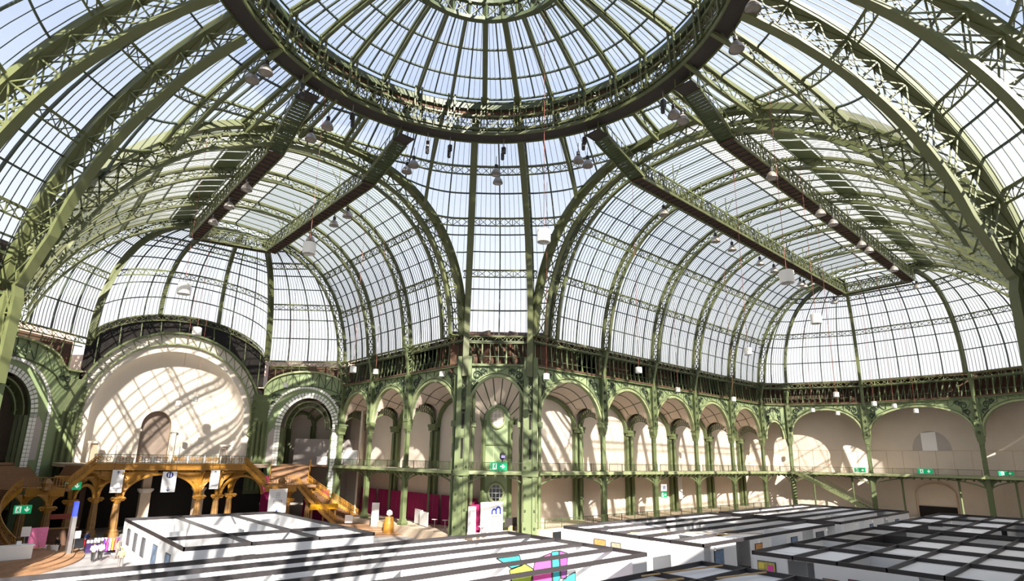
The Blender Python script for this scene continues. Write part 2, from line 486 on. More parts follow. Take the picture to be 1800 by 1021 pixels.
def clip_v(u):
    R = boundary_R(u); k1 = scaleR(u)-1; w = 34.86-R_RING
    # solve v*(1+k1*(v-R_RING)/w) = R
    if abs(k1) < 1e-6: return min(R, 34.855)
    a, b, c = k1/w, 1-k1*R_RING/w, -R
    return min(34.855, (-b+math.sqrt(b*b-4*a*c))/(2*a))
sect = [('the pendentive between the paired piers facing the camera', pans[0]), ('pendentive over the arch of the long hall', arms[0]),
        ('pendentive over the arch of the stair hall', arms[1]), ('pendentive beside the sunlit pier at the picture edge', pans[1]),
        ('pendentive over the arch behind the stair-hall corner', arms[2]), ('pendentive beside the long-hall near pier', pans[3]),
        ('pendentive over the arch behind the stands', arms[3]), ('pendentive behind the viewpoint', pans[2])]
dome_us = {}
for q, (lab, (a0, a1)) in enumerate(sect):
    k = 2 if (a1-a0) < .4 else 14
    Uq = [a0+(a1-a0)*i/k for i in range(k+1)]
    lastp = q in (4, 6, 7)
    roof('ceiling', 'glazed dome shell, ' + lab, shell, Uq, purR, trR, (0, 0, 24), nfine=5 if k == 2 else 3, clip=None if k == 2 else clip_v,
         skip_mull=(0, k) if k == 2 else tuple(range(0, k+1, 2)), panes=True, glass='glass')
def shell_rib_pts(az, v0, v1, k=26, off=0.0):
    v = np.linspace(v0, v1, k)
    v = v0+(v1-v0)*(np.linspace(0, 1, k)**1.9 if v0 > 33 else np.linspace(0, 1, k))
    p, n, tu, tv = frames(shell, np.full(k, az), v)
    n = np.where((n*(np.array([0, 0, 26])-p)).sum(-1, keepdims=True) > 0, n, -n)
    return p+n*off, n, tu
pier_names = {0: 'on the long-hall pier of the pair facing the camera', 1: 'on the stair-hall pier of the pair facing the camera',
              2: 'on the sunlit pier between stair hall and crossing', 3: 'on the second sunlit pier beyond the stair-hall arch',
              4: 'behind the viewpoint beside the open arm', 5: 'behind the viewpoint beside the stands', 6: 'on the hidden near pier of the arm behind the stands',
              7: 'on the near pier of the long-hall arch'}
for i, az in enumerate(az_piers):
    p, n, s = shell_rib_pts(az, 34.85, R_RING+.4 if i < 2 else 21.0, 34)
    foot = np.array([(PR1, PR2, PL1, PL2, PC1, PC2, PS2, PS1)[i]])[0]
    rad_in = -np.array([math.cos(az), math.sin(az), 0])
    add = [np.array([*(np.array(foot)+rad_in[:2]*.1), z]) for z in np.linspace(ZC-1.5 if i < 2 else 15.0, p[0][2]-1.0, 5)]
    p = np.concatenate([add, p]); n = np.concatenate([[rad_in]*5, n]); s = np.concatenate([[s[0]]*5, s])
    rib('wide green dome rib ' + pier_names[i], p, n, s, depth=np.concatenate([[1.1]*5, np.linspace(1.4, 2.1, 20), np.full(len(p)-25, 2.1)]) if i < 2 else np.concatenate([[1.3]*5, np.linspace(1.6, 3.0, 8), np.full(len(p)-13, 3.0)]), wo=.8 if i < 2 else 1.0, wi=.75, pitch=1.9 if i < 2 else 2.6, do=.35 if i < 2 else .6,
        base=(foot[0], foot[1], ZC-1.5), planes=(-.28, .28), name='dome_rib')
for q, (a0, a1) in enumerate(arms):
    for k in range(1, 7):
        az = a0+(a1-a0)*k/7
        v0 = clip_v(az)-.25
        p, n, s = shell_rib_pts(az, v0, R_RING+.4, 16)
        where = ['on the long-hall arch', 'on the stair-hall arch', 'on the arch behind the stair hall', 'on the arch behind the stands'][q]
        rib('slim lattice dome rib %s, %s from its far pier' % (where, ORD[(6-k) if q == 0 else k-1]), p, n, s, depth=1.5, wo=.4, wi=.35, pitch=1.6, name='dome_rib', lw=.08)

# ---- upper calotte with 32 ribs and the crown ring
az_ring = [rad(45+5.625+11.25*i) for i in range(32)]
def calotte(u, v): return dome(np.asarray(u, float), v) if False else np.stack([np.asarray(v)*np.cos(u), np.asarray(v)*np.sin(u), 24.5+.35+27.73*np.clip(1-(np.asarray(v)/34.86)**2.49, 1e-4, 1)**.4016+0*np.asarray(u)], -1)
for half in range(2):
    Uh = [rad(45+5.625+90+5.625*i+180*half) for i in range(33)]
    roof('ceiling', 'glazed upper cap of the dome, half %s' % ('towards the paired piers' if half else 'above the viewpoint'), calotte, Uh, [R_RING-.1, 16.78, 13.39, 9.93, 7.6], (), (0, 0, 30), nfine=2,
         skip_mull=tuple(range(0, 33, 2)), mull=(.13, .2))
for i, az in enumerate(az_ring):
    v = np.linspace(R_RING, 7.4, 9); p, n, tu, tv = frames(calotte, np.full(9, az), v)
    n = np.where(n[:, 2:3] < 0, n, -n)
    main = (i % 8) in (0, 7)
    rib('%s rib of the dome cap, %s clockwise from the paired piers' % ('broad' if main else 'slim lattice', ORD[(31-i) % 20] if (31-i) < 20 else 'twenty-' + ORD[(31-i) % 20]), p, n, tu, depth=.9 if not main else .8, wo=.45 if main else .3, wi=.55 if main else .26,
        pitch=1.3, name='dome_rib', lw=.07, solid=main, planes=(-.2, .2) if main else (0,))

# ---- barrel roofs of the two halls
zl = [ZT, 29.1, 31.9, 34.35, 36.7, 38.7, 40.5, 42.2, 43.6, 44.7]
def barrel(name_far, lab, prof, axis, x0, xs, nm, centre, both=(True, True), glass=('glass', 'glass_sun'), nfine=4, panes=True):
    if axis == 'x': P = lambda u, t: np.stack([np.asarray(u)+0*np.asarray(t), prof(t)[0]+0*np.asarray(u), prof(t)[1]+0*np.asarray(u)], -1)
    else: P = lambda u, t: np.stack([prof(t)[0]+0*np.asarray(u), np.asarray(u)+0*np.asarray(t), prof(t)[1]+0*np.asarray(u)], -1)
    U = []
    for a, b in zip(xs[:-1], xs[1:]):
        U += list(np.linspace(a, b, nm+1)[:-1])
    U.append(xs[-1])
    for side in (1, -1):
        if not both[0 if side > 0 else 1]: continue
        V = [t_at_z(prof, z, side) for z in zl]+[.5]
        roof('ceiling', lab[0 if side > 0 else 1], P, U, V, (0, 3, 6), centre, nfine=nfine, skip_mull=tuple(range(0, len(U), nm)), mull=(.11, .17), pur=.12,
             glass=glass[0 if side > 0 else 1], panes=panes)
        if side < 0 and panes:
            va, vb = t_at_z(prof, 43.7, -1), t_at_z(prof, 44.6, -1); root = COL.objects[-1]
            while root.parent: root = root.parent
            for u0, u1 in zip(U[:-1], U[1:]):
                e = (u1-u0)*.08; v = np.array([va, vb]); G0 = P(np.full(2, u0+e), v); G1 = P(np.full(2, u1-e), v); dn = np.array([0, 0, -.28])
                if axis == 'x': dn = np.array([0, .12, -.25])
                else: dn = np.array([.12, 0, -.25])
                ob('vent_panel', MB().slab(G0+dn, G1+dn, -dn*.2), 'iron', root)
    return P
def barrel_rib(P, x, prof, label, depth=1.5, wo=.45, wi=.4, name='lattice_arch_rib', t0=0.0, axis='x', foot=True, **kw):
    ta, tb = t_at_z(prof, ZT-.3, 1), t_at_z(prof, ZT-.3, -1)
    t = np.concatenate([ta+(0.5-ta)*np.linspace(0, 1, 26)**1.25, (tb+(0.5-tb)*np.linspace(0, 1, 26)**1.25)[::-1][1:]])
    p, n, tu, tv = frames(P, np.full(len(t), x), t)
    n = np.where((n*(np.array([x if axis == 'x' else 0, 0 if axis == 'x' else x, 22])-p)).sum(-1, keepdims=True) > 0, n, -n)
    return rib(label, p, n, tu, depth=depth, wo=wo, wi=wi, name=name, **kw)
xsR = [XR, 40.79, 53.1, 65.4, 77.8, 90.1]
PB = barrel('ceiling', ('glazed barrel roof of the long hall, slope above the sunlit gallery', 'glazed barrel roof of the long hall, pale sun-facing slope'),
            prof_long, 'x', XR, xsR, 5, (60, 0, 22))
for i, x in enumerate([XR]+xsR[1:]):
    if i == 0:
        barrel_rib(PB, x+.1, prof_long, 'heavy green arch at the mouth of the long hall', depth=2.6, wo=1.0, wi=.5, name='mouth_arch', do=.7, pitch=2.2, lw=.13)
    else: barrel_rib(PB, x, prof_long, 'green lattice arch rib across the long hall, %s beyond the mouth arch' % ORD[i-1], depth=1.5)
barrel_rib(PB, XR+3.2, prof_long, 'slim lattice arch close behind the long-hall mouth arch', depth=1.6, wo=.4, wi=.4)
xsL = [YL, 40.46, 51.24, 61.5]
PL = barrel('ceiling', ('glazed barrel roof of the stair hall, slope above the magenta hangings', 'glazed barrel roof of the stair hall, pale sun-facing slope'),
            prof_stair, 'y', YL, xsL, 5, (0, 45, 22))
for i, y in enumerate(xsL):
    if i == 0:
        barrel_rib(PL, y+.1, prof_stair, 'heavy green arch at the mouth of the stair hall', depth=2.6, wo=1.0, wi=.5, name='mouth_arch', axis='y', do=.7, pitch=2.2, lw=.13)
    else: barrel_rib(PL, y, prof_stair, 'green lattice arch rib across the stair hall, %s beyond the mouth arch' % ORD[i-1], depth=1.5, axis='y')
barrel_rib(PL, YL+3.2, prof_stair, 'slim lattice arch close behind the stair-hall mouth arch', depth=1.6, wo=.4, wi=.4, axis='y')
# the two arms behind the viewpoint (their ironwork casts the shadows on the far walls)
PSo = barrel('ceiling', ('glazed barrel roof of the arm behind the stands, one slope', 'glazed barrel roof of the arm behind the stands, other slope'), prof_stair, 'y', YB,
             [-37.8, YB], 3, (0, -35, 22), nfine=2, panes=False)
PWe = barrel('ceiling', ('glazed barrel roof of the arm behind the stair-hall corner, one slope', 'glazed barrel roof of the arm behind the stair-hall corner, other slope'), prof_long, 'x', XB,
             [-70, -60, -50, -40, XB], 3, (-50, 0, 22), nfine=2, panes=False)
for i, y in enumerate((-62, -52, -42, YB)):
    if i > 1: barrel_rib(PSo, (0, 0, -37.6, YB)[i], prof_stair, 'lattice arch rib of the arm behind the stands, %s' % ('at its end' if i == 2 else 'at its mouth'), axis='y', depth=1.5 if i < 3 else 2.4)
    barrel_rib(PWe, (-62, -52, -42, XB)[i], prof_long, 'lattice arch rib of the arm behind the stair-hall corner, %s from its end' % ORD[i], depth=1.5 if i < 3 else 2.4)

# ---- hipped apse roofs at the ends of the two halls
def hip(base, top, n=2.3):
    """base, top: functions of u giving 3-D points; quarter superellipse between them"""
    def P(u, h):                   # h: 0 at the foot, 1 at the top
        u, h = np.broadcast_arrays(np.asarray(u, float), np.asarray(h, float))
        b, t = base(u), top(u)
        k = np.clip(np.cos(h*np.pi/2), 0, 1)**(2/n); z = np.sin(np.clip(h, 0, 1)*np.pi/2)**(2/n)
        q = t+(b-t)*k[..., None]
        q[..., 2] = b[..., 2]+(t[..., 2]-b[..., 2])*z
        return q
    return P
def poly(pts, us):
    pts = np.asarray(pts, float)
    return lambda u: np.stack([np.interp(u, us, pts[:, a]) for a in range(3)], -1)
ER = [(90.1, 22.0), (94.6, 18.2), (99.6, 6.2), (99.6, -10.2), (95.0, -22.2), (90.1, -26.0)]
TR = [(90.6, 5.2), (91.0, 5.2), (92.2, 4.9), (92.2, -5.2), (91.0, -5.5), (90.6, -5.5)]
baseR = poly([(x, y, ZT) for x, y in ER], range(6)); topR = poly([(x, y, 44.6) for x, y in TR], range(6))
PHR = hip(baseR, topR)
hv = [0, .11, .22, .32, .43, .54, .66, .8, 1.0]
UR = [0, .5, 1, 1.25, 1.5, 1.75, 2, 2.2, 2.4, 2.6, 2.8, 3, 3.25, 3.5, 3.75, 4, 4.5, 5]
roof('ceiling', 'glazed hipped end of the long-hall roof', PHR, UR, hv, (0, 3, 6), (80, 0, 22), nfine=5, skip_mull=(0, 2, 6, 11, 15, 17))
def hip_rib(P, u, label, c, h0=0.0, **kw):
    h = np.linspace(h0, .985, 22); p, n, tu, tv = frames(P, np.full(22, u), h)
    n = np.where((n*(np.asarray(c)-p)).sum(-1, keepdims=True) > 0, n, -n)
    d = N(np.cross(n[8], tv[8])); s = np.stack([N(np.cross(n[i], tv[i])) for i in range(22)])
    return rib(label, p, n, s, **kw)
for i, u in enumerate((1, 2, 3, 4)):
    hip_rib(PHR, u+1e-4, 'curved hip rib at the closed end of the long hall, %s from the sunlit gallery' % ORD[i], (80, 0, 24), depth=.9, wo=.5, wi=.45, name='hip_rib', pitch=1.3, solid=True, planes=(-.15, .15))
# stair hall: the foot of the glass is lifted over the round niche
EL = [(20.5, 61.5), (10.3, 70.0), (-15.0, 70.0), (-24.0, 61.5)]
def baseL(u):
    u = np.asarray(u, float)
    x = np.interp(u, [0, 1, 2, 3], [q[0] for q in EL]); y = np.interp(u, [0, 1, 2, 3], [q[1] for q in EL])
    w = np.clip(u-1, 0, 1); z = ZT+5.6*np.clip(1-((w-.5)/.5)**2, 0, 1)**.6
    return np.stack([x, y+.2*np.clip(z-ZT, 0, 9), z], -1)
topL = poly([(5.3, 61.0, 44.4), (4.6, 62.3, 44.4), (-4.8, 62.3, 44.4), (-5.5, 61.0, 44.4)], range(4))
PHL = hip(baseL, topL)
UL = [0, .25, .5, .75, 1, 1.125, 1.25, 1.375, 1.5, 1.625, 1.75, 1.875, 2, 2.25, 2.5, 2.75, 3]
roof('ceiling', 'glazed hipped end of the stair-hall roof above the round niche', PHL, UL, hv, (0, 3, 6), (0, 50, 22), nfine=5, skip_mull=(0, 4, 7, 9, 12, 16))
for i, (u, lab) in enumerate(((1, 'above the lit tile arch'), (1.333, 'over the niche, lit side'), (1.667, 'over the niche, shaded side'), (2, 'above the shaded tile arch'))):
    hip_rib(PHL, u+1e-4, 'curved hip rib at the closed end of the stair hall, ' + lab, (0, 50, 24), depth=.9, wo=.5, wi=.45, name='hip_rib', pitch=1.3, solid=True, planes=(-.15, .15))

# ---------------------------------------------------------------- crown ring, catwalks, gangways
def arc(R, z, a0, a1, k): 
    a = np.linspace(a0, a1, k); return np.stack([R*np.cos(a), R*np.sin(a), 0*a+z], -1), np.stack([np.cos(a), np.sin(a), 0*a], -1)
def ring_sweep(b, R, z, w, h, a0=0, a1=tau, k=129):
    p, r = arc(R, z, a0, a1, k); b.sweep(p, r, np.tile(UP, (k, 1)), w, h, caps=False); return b
t = thing('ring_catwalk', 'round maintenance catwalk hung under the crown of the dome', 'catwalk', (R_RING, 0, 44.0))
ob('deck', ring_sweep(MB(), 20.0, 45.35, 1.7, .14), 'deck', t)
for R in (19.15, 20.9):
    for z in (46.0, 46.5): ob('handrail', ring_sweep(MB(), R, z, .06, .06), 'iron_roof', t)
    ob('edge_beam', ring_sweep(MB(), R, 45.2, .14, .34), 'iron_roof', t)
b = MB()
for i in range(128):
    a = tau*i/128
    for R in (19.15, 20.9): b.beam((R*math.cos(a), R*math.sin(a), 45.4), (R*math.cos(a), R*math.sin(a), 46.5), .05)
ob('railing_post', b, 'iron_roof', t, kind='stuff')
t = thing('crown_ring', 'tall lattice drum ring between the dome shell and its upper cap', 'ring', (R_RING, 0, 45.6))
ob('upper_band', ring_sweep(MB(), 19.35, 48.35, .5, .75), 'iron_deep', t)
ob('timber_band', ring_sweep(MB(), 19.6, 47.5, .3, .8), 'dark', t)
ob('lower_band', ring_sweep(MB(), 19.2, 45.75, .35, .3), 'iron_roof', t)
ob('middle_rail', ring_sweep(MB(), 19.0, 47.3, .2, .2), 'iron_roof', t)
b = MB()
for i in range(128):
    a, c = tau*i/128, tau*(i+1)/128
    q = lambda an, z, R=19.05: (R*math.cos(an), R*math.sin(an), z)
    b.beam(q(a, 45.9), q(c, 47.4), .07); b.beam(q(c, 45.9), q(a, 47.4), .07)
    b.beam(q(a, 45.6), q(a, 48.6, 19.1), .1)
ob('lattice_web', b, 'iron_roof', t)
b = MB()
for i in range(32):
    a = az_ring[i]; r = np.array([math.cos(a), math.sin(a), 0]); s_ = np.array([-r[1], r[0], 0])
    for k in (-.35, .35):
        b.beam(r*18.9+s_*k+UP*45.5, r*18.7+s_*k+UP*49.6, .16)
        b.beam(r*18.9+s_*k+UP*46.2, r*20.9+s_*k+UP*45.4, .1)
    for k in range(10):        # small brackets, pipes and clamps crowding the ring
        z = 45.9+random.random()*2.8; R = 18.2+random.random()*1.2; an = a+(random.random()-.5)*.19
        p = np.array([R*math.cos(an), R*math.sin(an), z])
        b.beam(p, p+np.array([random.uniform(-.5, .5), random.uniform(-.5, .5), random.uniform(-.7, .7)]), .08)
ob('bracket_post', b, 'iron_roof', t)
t = thing('oculus_ring', 'dark iron ring closing the very top of the dome', 'ring', (7.6, 0, 50.5))
ob('lower_band', ring_sweep(MB(), 7.7, 49.9, .5, .35, k=65), 'iron_deep', t)
ob('upper_band', ring_sweep(MB(), 7.5, 51.6, .4, .3, k=65), 'iron_deep', t)
b = MB()
for i in range(32):
    a, c = az_ring[i], az_ring[i]+rad(11.25)
    q = lambda an, z: (7.6*math.cos(an), 7.6*math.sin(an), z)
    b.beam(q(a, 50.2), q(c, 51.7), .09); b.beam(q(c, 50.2), q(a, 51.7), .09)
    b.beam(q(a, 49.9), q(a, 51.8), .5 if i % 8 in (0, 7) else .16, .2)
ob('lattice_web', b, 'iron_deep', t)
b = MB()
for i in range(16):
    a = az_ring[2*i]; b.beam((7.5*math.cos(a), 7.5*math.sin(a), 51.9), (1.2*math.cos(a), 1.2*math.sin(a), 52.6), .16, .3)
ob('radial_beam', b, 'iron_roof', t)
ob('hub', MB().lathe((0, 0, 51.4), [(.9, 0), (1.2, .4), (1.2, 1.4), (.3, 2.2)], 16), 'iron_deep', t)
rc = struct('ceiling', label='glazed lantern over the dome oculus')
for i in range(16):
    a, c = tau*i/16, tau*(i+1)/16
    ob('glass_pane', MB().grid([[(7.6*math.cos(a), 7.6*math.sin(a), 52.0), (7.6*math.cos(c), 7.6*math.sin(c), 52.0)], [(1.1*math.cos(a), 1.1*math.sin(a), 52.8), (1.1*math.cos(c), 1.1*math.sin(c), 52.8)]]), 'glass', rc)

def walkway(label, A, B, width=1.5, hang=None, side_h=1.7, slats=True, sides=(-1, 1), pitch=1.2):
    """straight hung catwalk with lattice girders at both sides"""
    A, B = np.array(A, float), np.array(B, float); d = N(B-A); L = np.linalg.norm(B-A); s = N(np.cross(d, UP))
    t = thing('catwalk', label, 'catwalk', A)
    b = MB(); b.beam(A, B, width, .1, caps=True); ob('deck', b, 'deck', t)
    b = MB(); k = int(L/1.0)
    for i in range(k+1):
        p = A+d*L*i/k; b.beam(p-s*width/2-UP*.12, p+s*width/2-UP*.12, .12, .14, caps=True)
    ob('joist', b, 'dark', t, kind='stuff')
    for sd in sides:
        o = s*sd*width/2
        b = MB(); b.beam(A+o-UP*.1, B+o-UP*.1, .14, .3, caps=True); b.beam(A+o+UP*side_h, B+o+UP*side_h, .16, .2, caps=True); b.beam(A+o+UP*side_h*.55, B+o+UP*side_h*.55, .06)
        ob('girder_chord', b, 'iron_roof', t)
        b = MB(); k = int(L/pitch)
        for i in range(k):
            p, q = A+o+d*L*i/k, A+o+d*L*(i+1)/k; m = (p+q)/2
            b.beam(p, q+UP*side_h, .07); b.beam(q, p+UP*side_h, .07); b.beam(p, p+UP*side_h, .09)
            # leaf-like scroll bars that make the railing look bushy
            for z0, z1, y0 in ((.2, .8, .35), (.8, 1.4, -.3), (.4, 1.1, -.45)):
                b.beam(m+UP*z0+d*y0*.4, m+UP*z1-d*y0*.6+s*sd*.08, .09, .04)
        ob('lattice_web', b, 'iron_roof', t)
    if hang:
        b = MB(); k = max(2, int(L/hang))
        for i in range(k+1):
            p = A+d*L*i/k
            for sd in (-1, 1):
                o = s*sd*width/2; b.beam(p+o, p+o+UP*4.0, .1)
                b.beam(p+o+UP*side_h, p+o*1.0+UP*3.6+s*sd*1.1, .07)
        ob('hanger', b, 'iron_roof', t)
    return t
ZK = 41.9
walkway('long hung catwalk in the long hall, on the sunlit-gallery side', (27.3, 5.3, ZK-.1), (92.2, 5.3, ZK-.2), hang=6.2)
walkway('long hung catwalk in the long hall, under the pale roof slope', (27.3, -5.6, ZK), (92.2, -5.6, ZK), hang=6.2)
walkway('short cross catwalk closing the far end of the long-hall pair', (92.2, 5.3, ZK-.2), (92.2, -5.6, ZK), width=1.2)
walkway('hung catwalk in the stair hall, on the magenta-hangings side', (5.5, 28.3, 42.0), (5.5, 60.6, 42.0), hang=5.4)
walkway('hung catwalk in the stair hall, under the pale roof slope', (-5.4, 28.3, 41.6), (-5.4, 60.6, 41.3), hang=5.4)
walkway('short cross catwalk at the niche end of the stair hall', (-5.4, 60.6, 41.3), (5.5, 60.6, 42.0), width=1.2)
def gangway(label, A, B, width=1.7):
    A, B = np.array(A, float), np.array(B, float); d = N(B-A); s = N(np.cross(d, UP)); L = np.linalg.norm(B-A); up = N(np.cross(s, d))
    t = thing('gangway', label, 'stairs', B)
    k = 18
    for i in range(k):
        p = A+(B-A)*(i+.5)/k; ob('step', MB().box(p, (.1, .1, .1)) if False else MB().beam(p-s*width/2, p+s*width/2, L/k*.92, .12, caps=True), 'iron_deep', t)
    for sd in (-1, 1):
        o = s*sd*width/2
        b = MB(); b.beam(A+o, B+o, .12, .4, caps=True); ob('stringer', b, 'iron_roof', t)
        b = MB(); b.beam(A+o+UP*1.1, B+o+UP*1.1, .07)
        for i in range(9): p = A+(B-A)*i/8+o; b.beam(p, p+UP*1.1, .06)
        ob('railing', b, 'iron_roof', t)
    hd = N(np.array([d[0], d[1], 0]))
    b = MB(); b.beam(A-hd*1.6, A+hd*.1, width*1.0, .14, caps=True); ob('landing', b, 'deck', t)
    b = MB()
    for q in (-.8, .8):
        for r in (-1.5, -.2): b.beam(A+hd*r+s*q, A+hd*r+s*q+UP*1.6, .1)
    ob('hanger', b, 'iron_roof', t)
gangway('sloping stair from the dome ring down to the long-hall catwalk on the sunlit-gallery side', (20.9, 5.3, 44.3), (27.4, 5.3, 41.9))
gangway('sloping stair from the dome ring down to the long-hall catwalk under the pale slope', (20.9, -5.6, 44.3), (27.4, -5.6, 42.0))
gangway('sloping stair from the dome ring to the stair-hall catwalk on the magenta side', (5.5, 21.4, 44.4), (5.5, 28.4, 42.1))
gangway('sloping stair from the dome ring to the stair-hall catwalk under the pale slope', (-5.4, 21.4, 44.4), (-5.4, 28.4, 41.7))

# ---------------------------------------------------------------- floor and outer walls
struct('floor', MB().box((20, 0, -.1), (260, 240, .2)), 'floor')
wall = struct('wall_right')       # long hall, sunlit gallery side
wall_l = struct('wall_left')      # stair hall gallery side
wall_c = struct('wall_corner')
wall_e = struct('wall_back')      # closed end of the long hall
wall_n = struct('wall_niche')     # closed end of the stair hall
GD = 5.0
ob('plaster_wall', MB().box((64.5, YF+GD+.25, 11), (79, .5, 22)), 'cream', wall)
ob('plaster_wall', MB().box((XF+GD+.25, 47.5, 11), (.5, 41, 22)), 'cream', wall_l)
# unseen sides that only close the halls
for nm, c, d in (('wall_front', (59, YN-.5, 12.9), (63, .6, 25.8)),):
    struct(nm, MB().box(c, d), 'cream')
def wall_between(nm, A, B, off=0.0, h=25.8, th=.5, m='cream', z0=0.0, parent=None):
    A, B = np.array(A, float), np.array(B, float); c = (A+B)/2; L = np.linalg.norm(B-A)
    mb = MB().box((c[0], c[1], (z0+h)/2), (L, th, h-z0), rz=math.atan2(B[1]-A[1], B[0]-A[0]))
    return struct(nm, mb, m) if parent is None else ob(nm, mb, m, parent)
wall_between('wall_side', (XN-4, YL+4), (XB-4, YF+3)); wall_between('wall_front', (XR+3, YN-4), (XF+2, YB-5))
struct('wall_side', MB().box((-50, YF+1, 12.9), (36, .6, 25.8)), 'cream'); struct('wall_side', MB().box((-70, 0, 12.9), (.6, 56, 25.8)), 'cream')
struct('wall_front', MB().box((XF+1, -35, 12.9), (.6, 6, 25.8)), 'cream'); struct('wall_front', MB().box((-2, -38, 12.9), (50, .6, 25.8)), 'cream')
struct('wall_side', MB().box((-31, 46, 12.9), (.6, 40, 25.8)), 'cream'); struct('ceiling', MB().box((-27.5, 45, ZC+.3), (7, 36, .3)), 'dark')
# outer attic parapets seen through the lowest panes
def outer(nm, pts, z0=24.0, z1=28.5, th=1.0, m='exterior'):
    for A, B in zip(pts[:-1], pts[1:]): wall_between(nm, A, B, h=z1, z0=z0, th=th, m=m)
outer('wall_parapet', [(27.5, 66), (16.5, 79), (11, 81)], z1=27.6); outer('wall_parapet', [(-16, 81), (-21, 79), (-32, 66)], z1=28.2)

def P3(O, d, n, x, y, z): return np.array([O[0]+d[0]*x+n[0]*y, O[1]+d[1]*x+n[1]*y, z])

